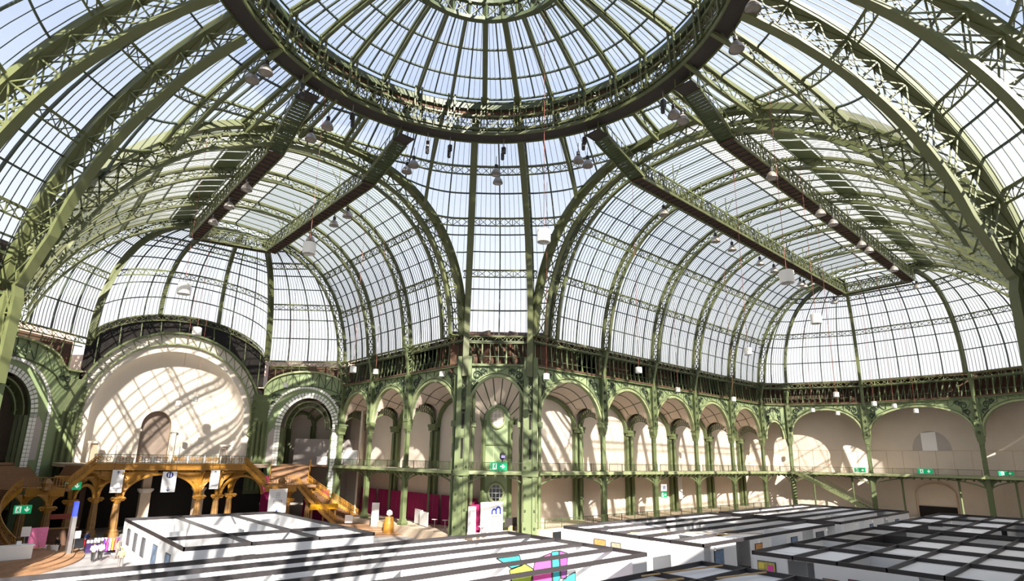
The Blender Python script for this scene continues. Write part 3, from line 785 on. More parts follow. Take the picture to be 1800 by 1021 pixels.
def scroll_pts(r, turns=1.6, k=22, sgn=1):
    th = np.linspace(0, turns*tau, k); rr = r*(1-.75*th/th[-1]); return np.stack([rr*np.cos(th)*sgn-r*sgn*0, rr*np.sin(th)], -1)
def bay(par, O, d, n, L, zs=14.7, crown=20.4, w0=.55, depth=GD, ceiling=True, tym='panel', lower=True, scroll=True, slab=True, back='arch', nar=26, attic=True, attic_d=2.2, e=2.0, bars=6, ztop=ZC):
    """gallery bay: O start point, d along the wall, n into the depth, L length"""
    Q = lambda x, y, z: P3(O, d, n, x, y, z)
    d3, n3 = np.array([d[0], d[1], 0]), np.array([n[0], n[1], 0])
    xs = np.linspace(w0, L-w0, nar); c, a = L/2, L/2-w0
    th = np.pi*(1-np.arange(nar)/(nar-1)); ax = c+a*np.cos(th); az = zs+(crown-zs)*np.clip(np.sin(th), 0, 1)**(2/e)
    low = np.array([Q(x, 0, z) for x, z in zip(ax, az)]); top = np.array([Q(x, 0, ztop) for x in ax])
    ob('spandrel', MB().slab(low, top, n3*.3), tym, par)
    b = MB()
    for s in (0, L-w0): b.prism([(0, 0), (w0, 0), (w0, ztop-zs), (0, ztop-zs)], Q(s, 0, zs), d3, UP, n3*.3)
    ob('spandrel_end', b, tym, par)
    # moulded arch edge
    tn = np.gradient(low, axis=0); nn = np.array([N(np.cross(n3, N(q))) for q in tn])
    if nn[nar//2][2] > 0: nn = -nn
    b = MB(); b.sweep(low-n3*.1, np.tile(n3, (nar, 1)), -nn, .35, .28); b.sweep(low-n3*.16-nn*.55, np.tile(n3, (nar, 1)), -nn, .12, .08)
    ob('archivolt', b, 'iron_pale', par)
    # thin raised ribs of the sheet panel: uprights and slanting bars
    b = MB(); pitch = L/bars
    for i in range(1, bars):
        x = i*pitch; zl = np.interp(x, ax, az)+.5
        if zl < ztop-.4:
            b.beam(Q(x, -.05, zl), Q(x, -.05, ztop-.1), .07, .07)
    for i in range(bars):
        x0, x1 = i*pitch, (i+1)*pitch
        z0, z1 = np.interp(x0, ax, az)+.5, np.interp(x1, ax, az)+.5
        if x0 < c-.01 and z1 < ztop-.4: b.beam(Q(x0+.1, -.05, ztop-.15), Q(x1, -.05, z1), .06, .05)
        elif z0 < ztop-.4 and x0 >= c-.01: b.beam(Q(x1-.1, -.05, ztop-.15), Q(x0, -.05, z0), .06, .05)
    ob('panel_bar', b, 'iron_deep', par)
    b = MB(); b.sweep([Q(0, -.12, ztop-.1), Q(L, -.12, ztop-.1)], [n3, n3], [UP, UP], .6, .28); ob('cornice', b, 'iron', par)
    if scroll:
        for sx, sg in ((w0+.25, 1), (L-w0-.25, -1)):
            b = MB(); hgt = ztop-zs
            rr = min(.62, L*.07)
            for (px, pz, r, tn_) in ((.75, .80, rr, 1.5), (.35, .62, rr*.8, 1.4), (1.55, .88, rr*.62, 1.4)):
                k = scroll_pts(r, tn_); X = sx+sg*(px*rr/.62+k[:, 0]); Z = zs+hgt*pz+k[:, 1]
                b.tube([Q(x, -.08, z) for x, z in zip(X, Z)], np.linspace(.13, .05, len(k)), 5)
            b.tube([Q(sx+sg*.1, -.08, zs+hgt*.35), Q(sx+sg*.3, -.08, zs+hgt*.55), Q(sx+sg*.9*rr/.62, -.08, zs+hgt*.72)], [.06, .13, .06], 5)
            ob('scroll_ornament', b, 'scroll', par)  # dark curls stand for shadowed scroll openings in the sheet
    if ceiling:
        # splayed barrel over the gallery and its dark ribs
        cb = crown-1.4; azb = zs+(cb-zs)*np.clip(np.sin(th), 0, 1); fs = np.linspace(0, 1, 9)
        def vz(f): return np.maximum(az*(1-f)+azb*f, zs+(.55+2.3*math.sqrt(max(0, 1-(2*f-1)**2)))*min(1, f*12)) if f > .01 else az
        G = [[Q(x, .3+(depth-.5)*f, z) for x, z in zip(ax, vz(f))] for f in fs]
        ob('gallery_vault', MB().grid(G), 'ceil', par)
        b = MB()
        for f in (.3, .7):
            g = np.array([Q(x, .3+(depth-.5)*f, z-.02) for x, z in zip(ax, vz(f))])
            b.sweep(g, np.tile(n3, (nar, 1)), nn, .09, .05)
        for x in (.25, .5, .75):
            k_ = int(x*(nar-1)); g = np.array([Q(ax[k_], .3+(depth-.5)*f, vz(f)[k_]-.02) for f in fs]); b.sweep(g, np.tile(d3, (9, 1)), np.tile(-UP, (9, 1)), .09, .05)
        ob('vault_rib', b, 'iron_deep', par)
        g = np.array([Q(x, depth-.3, z-.05) for x, z in zip(ax, azb)])
        ob('wall_arch', MB().sweep(g, np.tile(n3, (nar, 1)), nn, .6, .35), 'iron', par)
        # lattice arch standing across the gallery at the column
        ym = np.linspace(.25, depth-.5, 12); zz = zs-.5+2.1*np.sqrt(np.clip(1-((ym-ym.mean())/(ym[-1]-ym[0])*2)**2, 0, 1))
        up_, lo_ = np.array([Q(L, y, z+1.0) for y, z in zip(ym, zz)]), np.array([Q(L, y, z) for y, z in zip(ym, zz)])
        b = MB(); d3t = np.tile(d3, (12, 1)); b.sweep(up_, d3t, np.tile(UP, (12, 1)), .22, .12); b.sweep(lo_, d3t, np.tile(UP, (12, 1)), .22, .12)
        for i in range(11): b.beam(lo_[i], up_[i+1], .08); b.beam(up_[i], lo_[i], .08)
        ob('cross_arch', b, 'iron', par)
    if slab:
        ob('balcony_slab', MB().beam(Q(0, (depth-.9)/2, ZB-.14), Q(L, (depth-.9)/2, ZB-.14), depth+.9, .28, caps=True), 'stone', par)
        ob('balcony_fascia', MB().beam(Q(0, -.85, ZB-.18), Q(L, -.85, ZB-.18), .14, .42, caps=True), 'iron_pale', par)
        k = max(3, int(L/1.15))
        for i in range(k):
            x = L*(i+.5)/k
            b = MB(); b.prism([(0, 0), (-.75, 0), (-.8, -.25), (-.3, -.5), (0, -.55)], Q(x-.12, -.02, ZB-.3), n3, UP, d3*.24)
            ob('console', b, 'iron', par)
    if lower:
        g = np.array([Q(x, -.1, 6.6+1.55*math.sin(t_)**.6) for x, t_ in zip(w0*.6+(L-1.2*w0)*np.linspace(0, 1, 18), np.linspace(0.02, math.pi-.02, 18))])
        b = MB(); b.sweep(g, np.tile(n3, (18, 1)), np.tile(UP, (18, 1)), .16, .18)
        ob('lower_arch', b, 'iron', par)
        b = MB(); b.beam(Q(0, .1, ZB-.42), Q(L, .1, ZB-.42), .3, .3, caps=True); ob('floor_beam', b, 'iron_deep', par)
    if attic:
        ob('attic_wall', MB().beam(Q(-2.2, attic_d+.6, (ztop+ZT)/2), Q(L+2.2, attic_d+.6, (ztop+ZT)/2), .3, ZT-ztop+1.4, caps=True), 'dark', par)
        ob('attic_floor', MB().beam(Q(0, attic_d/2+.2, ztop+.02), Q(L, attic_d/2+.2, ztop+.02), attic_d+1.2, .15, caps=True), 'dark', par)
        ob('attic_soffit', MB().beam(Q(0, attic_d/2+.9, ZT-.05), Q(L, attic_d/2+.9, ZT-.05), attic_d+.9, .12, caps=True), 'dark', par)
        b = MB(); b2 = MB(); k = max(4, int(round(L/1.0)))
        for i in range(k+1):
            x = L*i/k; thick = i % 3 == 0
            pts = np.array([Q(x, -.1, ztop+.1), Q(x, .12, ztop+1.4), Q(x, .18, ztop+2.8), Q(x, .1, ZT-.5)])
            (b if thick else b2).sweep(pts, [d3]*4, [n3]*4, .16 if thick else .08, .14)
        ob('attic_mullion', b, 'iron', par); ob('attic_bar', b2, 'iron_deep', par)
        b = MB(); b.beam(Q(0, .35, ztop+1.25), Q(L, .35, ztop+1.25), .08); b.beam(Q(0, .1, ZT-.95), Q(L, .1, ZT-.95), .2, .22)
        for i in range(k): b.beam(Q(L*i/k, 1.2, ztop+.3), Q(L*(i+1)/k, 1.5, ZT-.2), .14, .2)
        ob('attic_rail', b, 'iron_deep', par)

def railing(label, O, d, n, x0, x1, z=ZB, y=-.78, h=1.05, m='iron_deep', group='balcony railings', sp=.16):
    Q = lambda x, zz: P3(O, d, n, x, y, zz)
    t = thing('balcony_railing', label, 'railing', Q((x0+x1)/2, z), group)
    ob('handrail', MB().beam(Q(x0, z+h), Q(x1, z+h), .08, .06, caps=True), m, t)
    ob('bottom_rail', MB().beam(Q(x0, z+.1), Q(x1, z+.1), .05, caps=True), m, t)
    b = MB(); k = int((x1-x0)/sp)
    for i in range(k+1): b.beam(Q(x0+(x1-x0)*i/k, z+.1), Q(x0+(x1-x0)*i/k, z+h), .028)
    ob('baluster', b, m, t, kind='stuff')
    k = max(1, round((x1-x0)/3))
    for i in range(k+1): ob('post', MB().beam(Q(x0+(x1-x0)*i/k, z), Q(x0+(x1-x0)*i/k, z+h+.04), .07, caps=True), m, t)

def column(label, O, d, n, slim=.62, zt=ZC, base=0.0, group=None, cap=14.6, rib_lead=True, name='iron_column'):
    """gallery column: base, lower shaft, collar, upper shaft, capital, flat pilaster with ornaments, curved bracket up to the roof"""
    d3, n3 = np.array([d[0], d[1], 0]), np.array([n[0], n[1], 0])
    Q = lambda x, y, z: P3(O, d, n, x, y, z)
    rz = math.atan2(d[1], d[0])
    t = thing(name, label, 'column', Q(0, 0, base), group)
    bx = lambda b, z0, z1, w, dp, y=0: b.box(Q(0, y, (z0+z1)/2), (w, dp, z1-z0), rz=rz)
    b = MB(); bx(b, base, base+1.4, slim*1.5, slim*1.5); bx(b, base+1.4, base+1.65, slim*1.7, slim*1.7); bx(b, base+1.65, base+2.0, slim*1.25, slim*1.25)
    ob('base', b, 'iron', t)
    b = MB(); bx(b, base+2.0, ZB-.9, slim, slim)
    for s in (-1, 1): b.tube([Q(s*slim*.55, -slim*.35, base+2), Q(s*slim*.55, -slim*.35, ZB-1.2)], .09, 6)
    ob('lower_shaft', b, 'iron', t)
    b = MB()
    for s in (-1, 1): b.prism([(0, 0), (1.3, 0), (1.25, -.2), (.5, -.75), (.15, -1.7), (0, -1.8)], Q(s*slim*.4, -.12, ZB-.4), d3*s, UP, n3*.24)
    bx(b, ZB-.9, ZB-.3, slim*1.3, slim*1.4); bx(b, ZB-.3, ZB+.25, slim*1.15, slim*1.15)
    ob('bracket', b, 'iron', t)
    b = MB(); bx(b, ZB+.2, cap-.9, slim*.72, slim*.8)
    for s in (-1, 1): b.tube([Q(s*slim*.42, -slim*.3, ZB+.25), Q(s*slim*.42, -slim*.3, cap-.9)], .1, 6)
    ob('upper_shaft', b, 'iron', t)
    b = MB(); bx(b, cap-.9, cap-.5, slim*1.1, slim*1.2)
    b.prism([(-slim*.5, 0), (slim*.5, 0), (slim*.85, .6), (slim*.9, 1.2), (-slim*.9, 1.2), (-slim*.85, .6)], Q(0, -slim*.75, cap-.6), d3, UP, n3*slim*1.4)
    bx(b, cap+.5, cap+.75, slim*2.0, slim*1.7)
    ob('capital', b, 'iron', t)
    b = MB(); bx(b, cap+.7, zt, slim*1.5, .5, -.25)
    for s in (-1, 1): b.beam(Q(s*slim*.78, -.52, cap+.8), Q(s*slim*.78, -.52, zt), .14, .12)
    ob('pilaster', b, 'iron', t)
    b = MB()
    for i, z in enumerate(np.linspace(cap+1.2, zt-1.0, 5)):
        b.lathe((0, 0, 0), [(0, 0)], 3) if False else None
        k = scroll_pts(.24, 1.2, 12, 1 if i % 2 else -1)
        b.tube([Q(q[0]*1.0, -.56, z+q[1]*1.4) for q in k], .055, 4)
    ob('ornament', b, 'scroll', t)
    if rib_lead:
        pts = np.array([Q(0, -.55, zt-1.0), Q(0, -.62, zt+.6), Q(0, -.85, zt+2.0), Q(0, -1.15, zt+3.2), Q(0, -1.45, ZT+.2)])
        b = MB(); b.sweep(pts, [d3]*5, [n3]*5, .5, .14); back = np.array([Q(0, .1, zt), Q(0, .15, zt+1.2), Q(0, .15, zt+2.4), Q(0, .12, zt+3.4), Q(0, .08, ZT+.2)])
        b.sweep(back, [d3]*5, [n3]*5, .5, .14)
        ob('roof_bracket', b, 'iron', t)
        b = MB()
        for i in range(4): b.beam(pts[i], back[i+1], .1); b.beam(back[i], pts[i+1], .1); b.beam(pts[i+1], back[i+1], .12)
        ob('bracket_lattice', b, 'iron', t)
    return t
def cluster(label, O, d, n, y=GD-.55, cap=14.9):
    t = thing('pilaster_cluster', label, 'column', P3(O, d, n, 0, y, 0))
    Q = lambda x, yy, z: P3(O, d, n, x, y+yy, z)
    for x, yy in ((-.62, 0), (0, -.35), (.62, 0)):
        b = MB(); b.tube([Q(x, yy, 0), Q(x, yy, cap-1.0)], .23, 8); ob('shaft', b, 'iron', t, smooth=False)
    rz = math.atan2(d[1], d[0])
    ob('backing', MB().box(Q(0, .3, cap/2), (1.7, .3, cap), rz=rz), 'iron', t)
    b = MB(); b.box(Q(0, -.05, cap-.6), (1.7, .8, .5), rz=rz); b.box(Q(0, -.05, cap-.15), (1.95, .95, .4), rz=rz); ob('capital', b, 'iron', t)

# ---------------------------------------------------------------- long hall gallery
dR, nR = (1, 0), (0, 1)
for i in range(5):
    x0, x1 = xsR[i], xsR[i+1]; s0 = .9 if i == 0 else 0
    O = (x0+s0, YF)
    bay(wall, O, dR, nR, x1-x0-s0, ceiling=True, bars=8)
    railing('iron balcony railing above the sunlit long-hall gallery, %s bay from the paired piers' % ORD[i], O, dR, nR, .4, x1-x0-s0-.4)
    column('green gallery column of the sunlit long-hall side, %s from the paired piers' % ORD[i], (x1, YF), dR, nR)
    cluster('cluster of three slim green shafts behind the %s long-hall gallery column' % ORD[i], (x1, YF), dR, nR)
ob('gallery_roof', MB().box((59, YF+3, ZC+.2), (66, 7, .2)), 'dark', wall)
ob('stage_floor', MB().box((59, YF+2.3, 1.0), (63, 6.4, 2.0)), 'stone', wall)
railing('low iron railing along the stone stage of the long hall', (28, YF), dR, nR, .5, 61, z=2.0, y=-.8, h=1.1, group='stage railings')
b = MB()
for x in (30.5, 44, 56): b.box((x, YF-.92, 1.1), (1.5, .06, 1.0))
ob('vent_opening', b, 'plain_window', wall)
# ---------------------------------------------------------------- stair hall gallery
dL, nL = (0, 1), (1, 0)
for i in range(3):
    y0, y1 = xsL[i], xsL[i+1]; s0 = .9 if i == 0 else 0
    O = (XF, y0+s0)
    bay(wall_l, O, dL, nL, y1-y0-s0, zs=15.0, crown=20.2, bars=6)
    railing('iron balcony railing above the magenta hangings, %s bay from the paired piers' % ORD[i], O, dL, nL, .4, y1-y0-s0-.4)
    if i < 2:
        column('green gallery column in front of the magenta hangings, %s from the paired piers' % ORD[i], (XF, y1), dL, nL)
        cluster('cluster of slim green shafts behind the magenta-side gallery, %s from the paired piers' % ORD[i], (XF, y1), dL, nL)
    else: column('broad green corner column between the magenta hangings and the tile arch', (XF, y1), dL, nL, slim=.95)
ob('gallery_roof', MB().box((XF+3, 46, ZC+.2), (7, 38, .2)), 'dark', wall_l)
ob('stage_floor', MB().box((XF+2.4, 44.5, .6), (6.2, 36, 1.2)), 'stone', wall_l)
# ---------------------------------------------------------------- corner between the paired piers
dP = N(np.array([XF-XR, YL-YF, 0]))[:2]; nP = np.array([dP[1], -dP[0]])
if nP[0]+nP[1] < 0: nP = -nP
LP = math.hypot(XF-XR, YL-YF)
bay(wall_c, (XR, YF), dP, nP, LP, zs=15.6, crown=20.3, w0=.6, depth=3.4, ceiling=False, bars=6, attic_d=1.4)
railing('short iron balcony railing between the paired piers', (XR, YF), dP, nP, .7, LP-.7)
QP = lambda x, y, z: P3((XR, YF), dP, nP, x, y, z)
nP3, dP3 = np.array([*nP, 0]), np.array([*dP, 0])
g0 = [QP(LP/2+(LP/2-.6)*math.cos(a), .3, 15.6+4.7*math.sin(a)) for a in np.linspace(0, math.pi, 19)]
g1 = [QP(LP/2+1.75*math.cos(a), 3.0, 15.0+2.2*math.sin(a)) for a in np.linspace(0, math.pi, 19)]
ob('fan_vault', MB().grid([g0, g1]), 'ceil', wall_c)
b = MB()
for i in range(2, 17, 2): b.beam(np.array(g0[i])-UP*.04, np.array(g1[i])-UP*.04, .12, .08)
ob('fan_rib', b, 'iron_deep', wall_c)
pav = [(-1.7, 0), (1.7, 0), (1.7, 15.0)]+[(1.7*math.cos(a), 15.0+2.1*math.sin(a)) for a in np.linspace(0, math.pi, 13)[1:-1]]+[(-1.7, 15.0)]
ob('oculus_panel', MB().prism(pav, QP(LP/2, 2.6, 0), dP3, UP, nP3*.9), 'panel', wall_c)
b = MB()
for s in (-1, 1):
    b.beam(QP(LP/2+s*1.7, 2.45, 0), QP(LP/2+s*1.7, 2.45, 15.0), .4, .4)
    # small side arches beside the green panel
    for k in (np.array([QP(LP/2+s*(1.9+1.0*(1-math.cos(a))), 2.4, 14.2+1.6*math.sin(a)) for a in np.linspace(0, math.pi, 12)]),):
        b.tube(k, .16, 5)
    b.beam(QP(LP/2+s*3.9, 2.4, 0), QP(LP/2+s*3.9, 2.4, 14.2), .3, .3)
for z in (4.0, 8.3, 12.0): b.beam(QP(LP/2-1.6, 2.5, z), QP(LP/2+1.6, 2.5, z), .12, .2)
ob('pavilion_frame', b, 'iron', wall_c)
def oval(lab, zc, rx, rz_, lit, y=2.5):
    t = struct('window_1' if lit else 'window_2')
    el = np.linspace(0, tau, 29)
    ob('window_frame', MB().tube([QP(LP/2+rx*math.cos(a), y, zc+rz_*math.sin(a)) for a in el], .17, 6), 'iron_pale', t)
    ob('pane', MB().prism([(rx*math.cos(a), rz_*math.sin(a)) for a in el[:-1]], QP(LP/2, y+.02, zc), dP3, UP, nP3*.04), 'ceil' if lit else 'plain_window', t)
    b = MB()
    for k in (-.5, 0, .5):
        hx, hz = rx*math.sqrt(1-k*k), rz_*math.sqrt(1-k*k)
        b.beam(QP(LP/2+k*rx, y-.04, zc-hz), QP(LP/2+k*rx, y-.04, zc+hz), .07); b.beam(QP(LP/2-hx, y-.04, zc+k*rz_), QP(LP/2+hx, y-.04, zc+k*rz_), .07)
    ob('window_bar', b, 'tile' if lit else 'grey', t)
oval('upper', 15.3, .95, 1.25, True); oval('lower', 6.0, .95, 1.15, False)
wall_between('wall_corner', (XR+1.5, YF+GD+.2), (XF+GD+.2, YL+1.6), h=22)
ob('stage_floor', MB().prism([(0, 0), (LP, 0), (LP+2, 4.2), (-2, 4.2)], QP(0, -.6, 0), dP3, nP3, UP*1.6), 'stone', wall_c)

# ---------------------------------------------------------------- the great piers
def pier(label, O, d, n, w=1.75, dp=1.7, name='great_pier', zt=ZC+1.0):
    Q = lambda x, y, z: P3(O, d, n, x, y, z); rz = math.atan2(d[1], d[0]); d3 = np.array([*d, 0]); n3 = np.array([*n, 0])
    t = thing(name, label, 'pier', Q(0, 0, 0))
    for s in (-1, 1):
        b = MB(); b.box(Q(s*w*.33, 0, zt/2), (w*.34, dp, zt), rz=rz); ob('leg', b, 'iron', t)
    b = MB(); b.box(Q(0, .05, 8.0), (w*.34, dp*.86, 16.0), rz=rz); ob('web_plate', b, 'iron', t)
    ob('recess', MB().box(Q(0, .3, (zt+14)/2), (w*.34, dp*.6, zt-14), rz=rz), 'iron_deep', t)
    b = MB()
    for z0, z1 in ((10.2, 12.6), (13.8, 15.6)):
        b.box(Q(0, -dp*.43-.02, (z0+z1)/2), (.26, .06, z1-z0), rz=rz)
    b.lathe((0, 0, 0), [(0, 0)], 3) if False else None
    b.prism([(.2*math.cos(a), .2*math.sin(a)) for a in np.linspace(0, tau, 11)[:-1]], Q(0, -dp*.43-.03, 15.95), d3, UP, -n3*.03)
    ob('slot', b, 'black', t)
    b = MB()
    for z in (.9, 2.2, 4.2, 6.0, ZB+.5):
        for s in (-1, 1): b.lathe(tuple(Q(s*w*.33, -dp/2-.03, z)), [(.13, -.12), (.13, .12)], 6)
    ob('bolt', b, 'iron_deep', t)
    b = MB(); b.box(Q(0, 0, ZB-.2), (w*1.14, dp*1.14, .7), rz=rz); ob('collar', b, 'iron', t)
    b = MB()
    for s in (-1, 1): b.tube([Q(s*w*.42, -dp*.52, 3.0), Q(s*w*.42, -dp*.52, ZB-1.5)], .07, 6)
    ob('pipe', b, 'iron', t)
    b = MB()
    for i in range(int(zt-16)):
        z = 15.5+i; b.beam(Q(-w*.2, -dp*.25, z), Q(w*.2, -dp*.25, z+1), .08); b.beam(Q(w*.2, -dp*.25, z), Q(-w*.2, -dp*.25, z+1), .08)
    ob('lattice_web', b, 'iron', t)
    # slim engaged columns towards the halls
    b = MB()
    for s in (-1, 1):
        b.tube([Q(s*w*.68, .45, 0), Q(s*w*.68, .45, min(20.5, zt))], .22, 8)
        b.box(Q(s*w*.72, .45, 14.4), (.62, .7, .7), rz=rz)
    ob('side_shaft', b, 'iron', t)
pier('great green pier of the facing pair, on the long-hall side', PR1, dP, nP)
pier('great green pier of the facing pair, on the stair-hall side', PR2, dP, nP)
for lab, A, B in (('stair hall', PL1, PL2), ('long hall', PS1, PS2)):
    for q, (X, oth) in enumerate(((A, B), (B, A))):
        m = np.array([(A[0]+B[0])/2, (A[1]+B[1])/2]); nn = N(np.array([m[0], m[1], 0]))[:2]; dd = np.array([-nn[1], nn[0]])
        pier('great riveted pier on the near side of the %s arch, %s' % (lab, 'at its mouth' if q == 0 else 'the one behind it'), X, dd, nn, zt=17.0)

# slanting corners on the near side, behind the riveted piers
for lab, A, B, nm in (('beside the stair hall', PL1, PL2, 'wall_corner_near'), ('beside the stands', PS1, PS2, 'wall_corner_side')):
    A_2, B_2 = np.array(A), np.array(B); L = np.linalg.norm(B_2-A_2); dd = (B_2-A_2)/L; nn_ = np.array([-dd[1], dd[0]])
    if np.dot(nn_, A_2) < 0: nn_ = -nn_
    wn = struct(nm)
    bay(wn, A, dd, nn_, L, zs=15.6, crown=20.3, w0=.6, depth=3.4, ceiling=False, bars=6, attic_d=1.4)
    QN = lambda x, y, z: P3(A, dd, nn_, x, y, z)
    ob('plaster_wall', MB().beam(QN(-3, 3.4, 12.9), QN(L+4, 3.4, 12.9), .5, 25.8, caps=True), 'cream', wn)
    ob('gallery_roof', MB().beam(QN(-2, 2, ZC+.2), QN(L+2, 2, ZC+.2), 4, .2, caps=True), 'dark', wn)
    railing('iron balcony railing of the near slanting corner ' + lab, A, dd, nn_, .7, L-.7)

wn = struct('wall_gallery_near')
for i, (y0, y1) in enumerate(((28.6, 40.46), (40.46, 51.24), (51.24, 60.2))):
    bay(wn, (XN, y0), (0, 1), (-1, 0), y1-y0, zs=15.0, crown=20.2, bars=6)
    railing('iron balcony railing of the shaded stair-hall side, %s bay from its riveted pier' % ORD[i], (XN, y0), (0, 1), (-1, 0), .4, y1-y0-.4)
    column('green gallery column of the shaded stair-hall side, %s from its riveted pier' % ORD[i], (XN, y1), (0, 1), (-1, 0))
ob('plaster_wall', MB().box((XN-GD-.25, 45, 11), (.5, 36, 22)), 'cream', wn)

# ---------------------------------------------------------------- closed end of the long hall
EC = [(90.4, 22.3), (95.3, 18.8), (100.4, 6.5), (100.3, -10.5), (95.6, -22.8), (90.4, -26.5)]
names_e = ['narrow corner bay', 'half-lit wide bay', 'shaded bay with blind arch', 'far shaded bay', 'last bay']
for i in range(5):
    A, B = np.array(EC[i]), np.array(EC[i+1]); L = np.linalg.norm(B-A); d = (B-A)/L; n = np.array([-d[1], d[0]])
    if np.dot(n, (A+B)/2-np.array([80, -2])) < 0: n = -n
    if i == 0: bay(wall_e, A, d, n, L, zs=15.0, crown=18.3, w0=1.3, ceiling=False, bars=4)
    else: bay(wall_e, A, d, n, L, zs=15.4, crown=20.6, w0=.7, ceiling=False, bars=9 if L > 15 else 8, e=2.4, nar=34)
    railing('iron balcony railing at the long-hall end, ' + names_e[i], A, d, n, .5, L-.5)
    if i < 4: column('slender green column at the long-hall end, ' + ['beside the narrow corner bay', 'between the half-lit and the shaded bay', 'beyond the blind arch bay', 'last in view'][i], B, d, n, slim=.6)
    Q = lambda x, y, z: P3(A, d, n, x, y, z)
    ob('plaster_wall', MB().beam(Q(-3.5, GD+.2, 11), Q(L+3.5, GD+.2, 11), .4, 22, caps=True), 'cream', wall_e)
    ob('gallery_roof', MB().beam(Q(-1, 3, ZC+.2), Q(L+1, 3, ZC+.2), 7, .2, caps=True), 'dark', wall_e)
    d3, n3 = np.array([*d, 0]), np.array([*n, 0])
    b = MB(); b.beam(Q(-2, GD-.02, 13.0), Q(L+2, GD-.02, 13.0), .06, .1)
    for x in np.arange(1.5, L, 2.6): b.beam(Q(x, GD-.02, ZB), Q(x, GD-.02, 13.0), .05)
    ob('wall_joint', b, 'stone', wall_e)
    if i == 2:
        k = [(3.0*math.cos(a), 3.6*math.sin(a)) for a in np.linspace(0, math.pi, 15)]
        ob('blind_arch', MB().prism([(-3.0, -2.0)][:0]+k, Q(L*.52, GD-.05, 13.0), d3, UP, n3*.2), 'paleboard', wall_e)
        ob('board_panel', MB().prism([(-1.4, 0), (.9, 0), (.9, 3.4), (-1.4, 3.2)], Q(L*.52, GD-.12, 13.0), d3, UP, n3*.05), 'whitebase', wall_e)
        arcp = [Q(L*.5+3.0*math.cos(a), GD-.1, 5.2+2.0*math.sin(a)) for a in np.linspace(0, math.pi, 15)]
        ob('doorway_arch', MB().tube([Q(L*.5+3.0, GD-.1, 0)]+arcp+[Q(L*.5-3.0, GD-.1, 0)], .16, 5), 'stone', wall_e)
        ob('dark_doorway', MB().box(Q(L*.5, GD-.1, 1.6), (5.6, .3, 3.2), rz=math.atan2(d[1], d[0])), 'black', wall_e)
    if i in (1, 2, 3):
        for fx in (.27, .76):
            t = thing('bracket_post', 'slim post under the balcony, %s, %s' % (names_e[i], 'nearer sunlit gallery' if fx < .5 else 'farther from sunlit gallery'), 'post', Q(L*fx, .6, 0))
            b = MB(); b.tube([Q(L*fx, .6, 0), Q(L*fx, .6, ZB-.4)], .16, 8); ob('shaft', b, 'iron', t)
            b = MB()
            for s in (-1, 1): b.prism([(0, 0), (.9, 0), (.2, -.5), (0, -1.2)], Q(L*fx, .55, ZB-.35), d3*s, UP, n3*.12)
            ob('bracket', b, 'iron', t)
ob('stage_floor', MB().prism([(90, 25), (104, 8), (104, -12), (96, -30), (93, -30), (99.2, -11), (99.2, 5.8), (93, 19)], (0, 0, 0), (1, 0, 0), (0, 1, 0), UP*1.2), 'stone', wall_e)
# green iron stair running along the closed end
t = thing('iron_stair', 'straight green iron stair slanting down along the shaded end wall', 'stairs', (93.2, 3, 0))
A, B = np.array([93.6, 17.4, ZB]), np.array([93.6, 4.5, 2.2])
for s in (-.8, .8):
    o = np.array([s, 0, 0]); ob('stringer', MB().beam(A+o, B+o, .12, .55, caps=True), 'iron_pale', t)
    b = MB(); b.beam(A+o+UP*1.1, B+o+UP*1.1, .06)
    for i in range(40): p = A+(B-A)*i/39+o; b.beam(p, p+UP*1.1, .03)
    ob('railing', b, 'iron_deep', t)
for i in range(26): ob('step', MB().box(A+(B-A)*(i+.5)/26+UP*.05, (1.6, .42, .06)), 'iron_deep', t)
ob('landing', MB().box((93.6, 3.2, 2.1), (2.0, 2.8, .2)), 'iron', t)
ob('leg', MB().box((93.6, 3.6, 1.0), (.4, .4, 2.0)), 'iron', t)
ob('lower_flight', MB().beam((93.6, 2.0, 2.1), (93.6, -1.5, .2), 1.6, .2, caps=True), 'iron_deep', t)

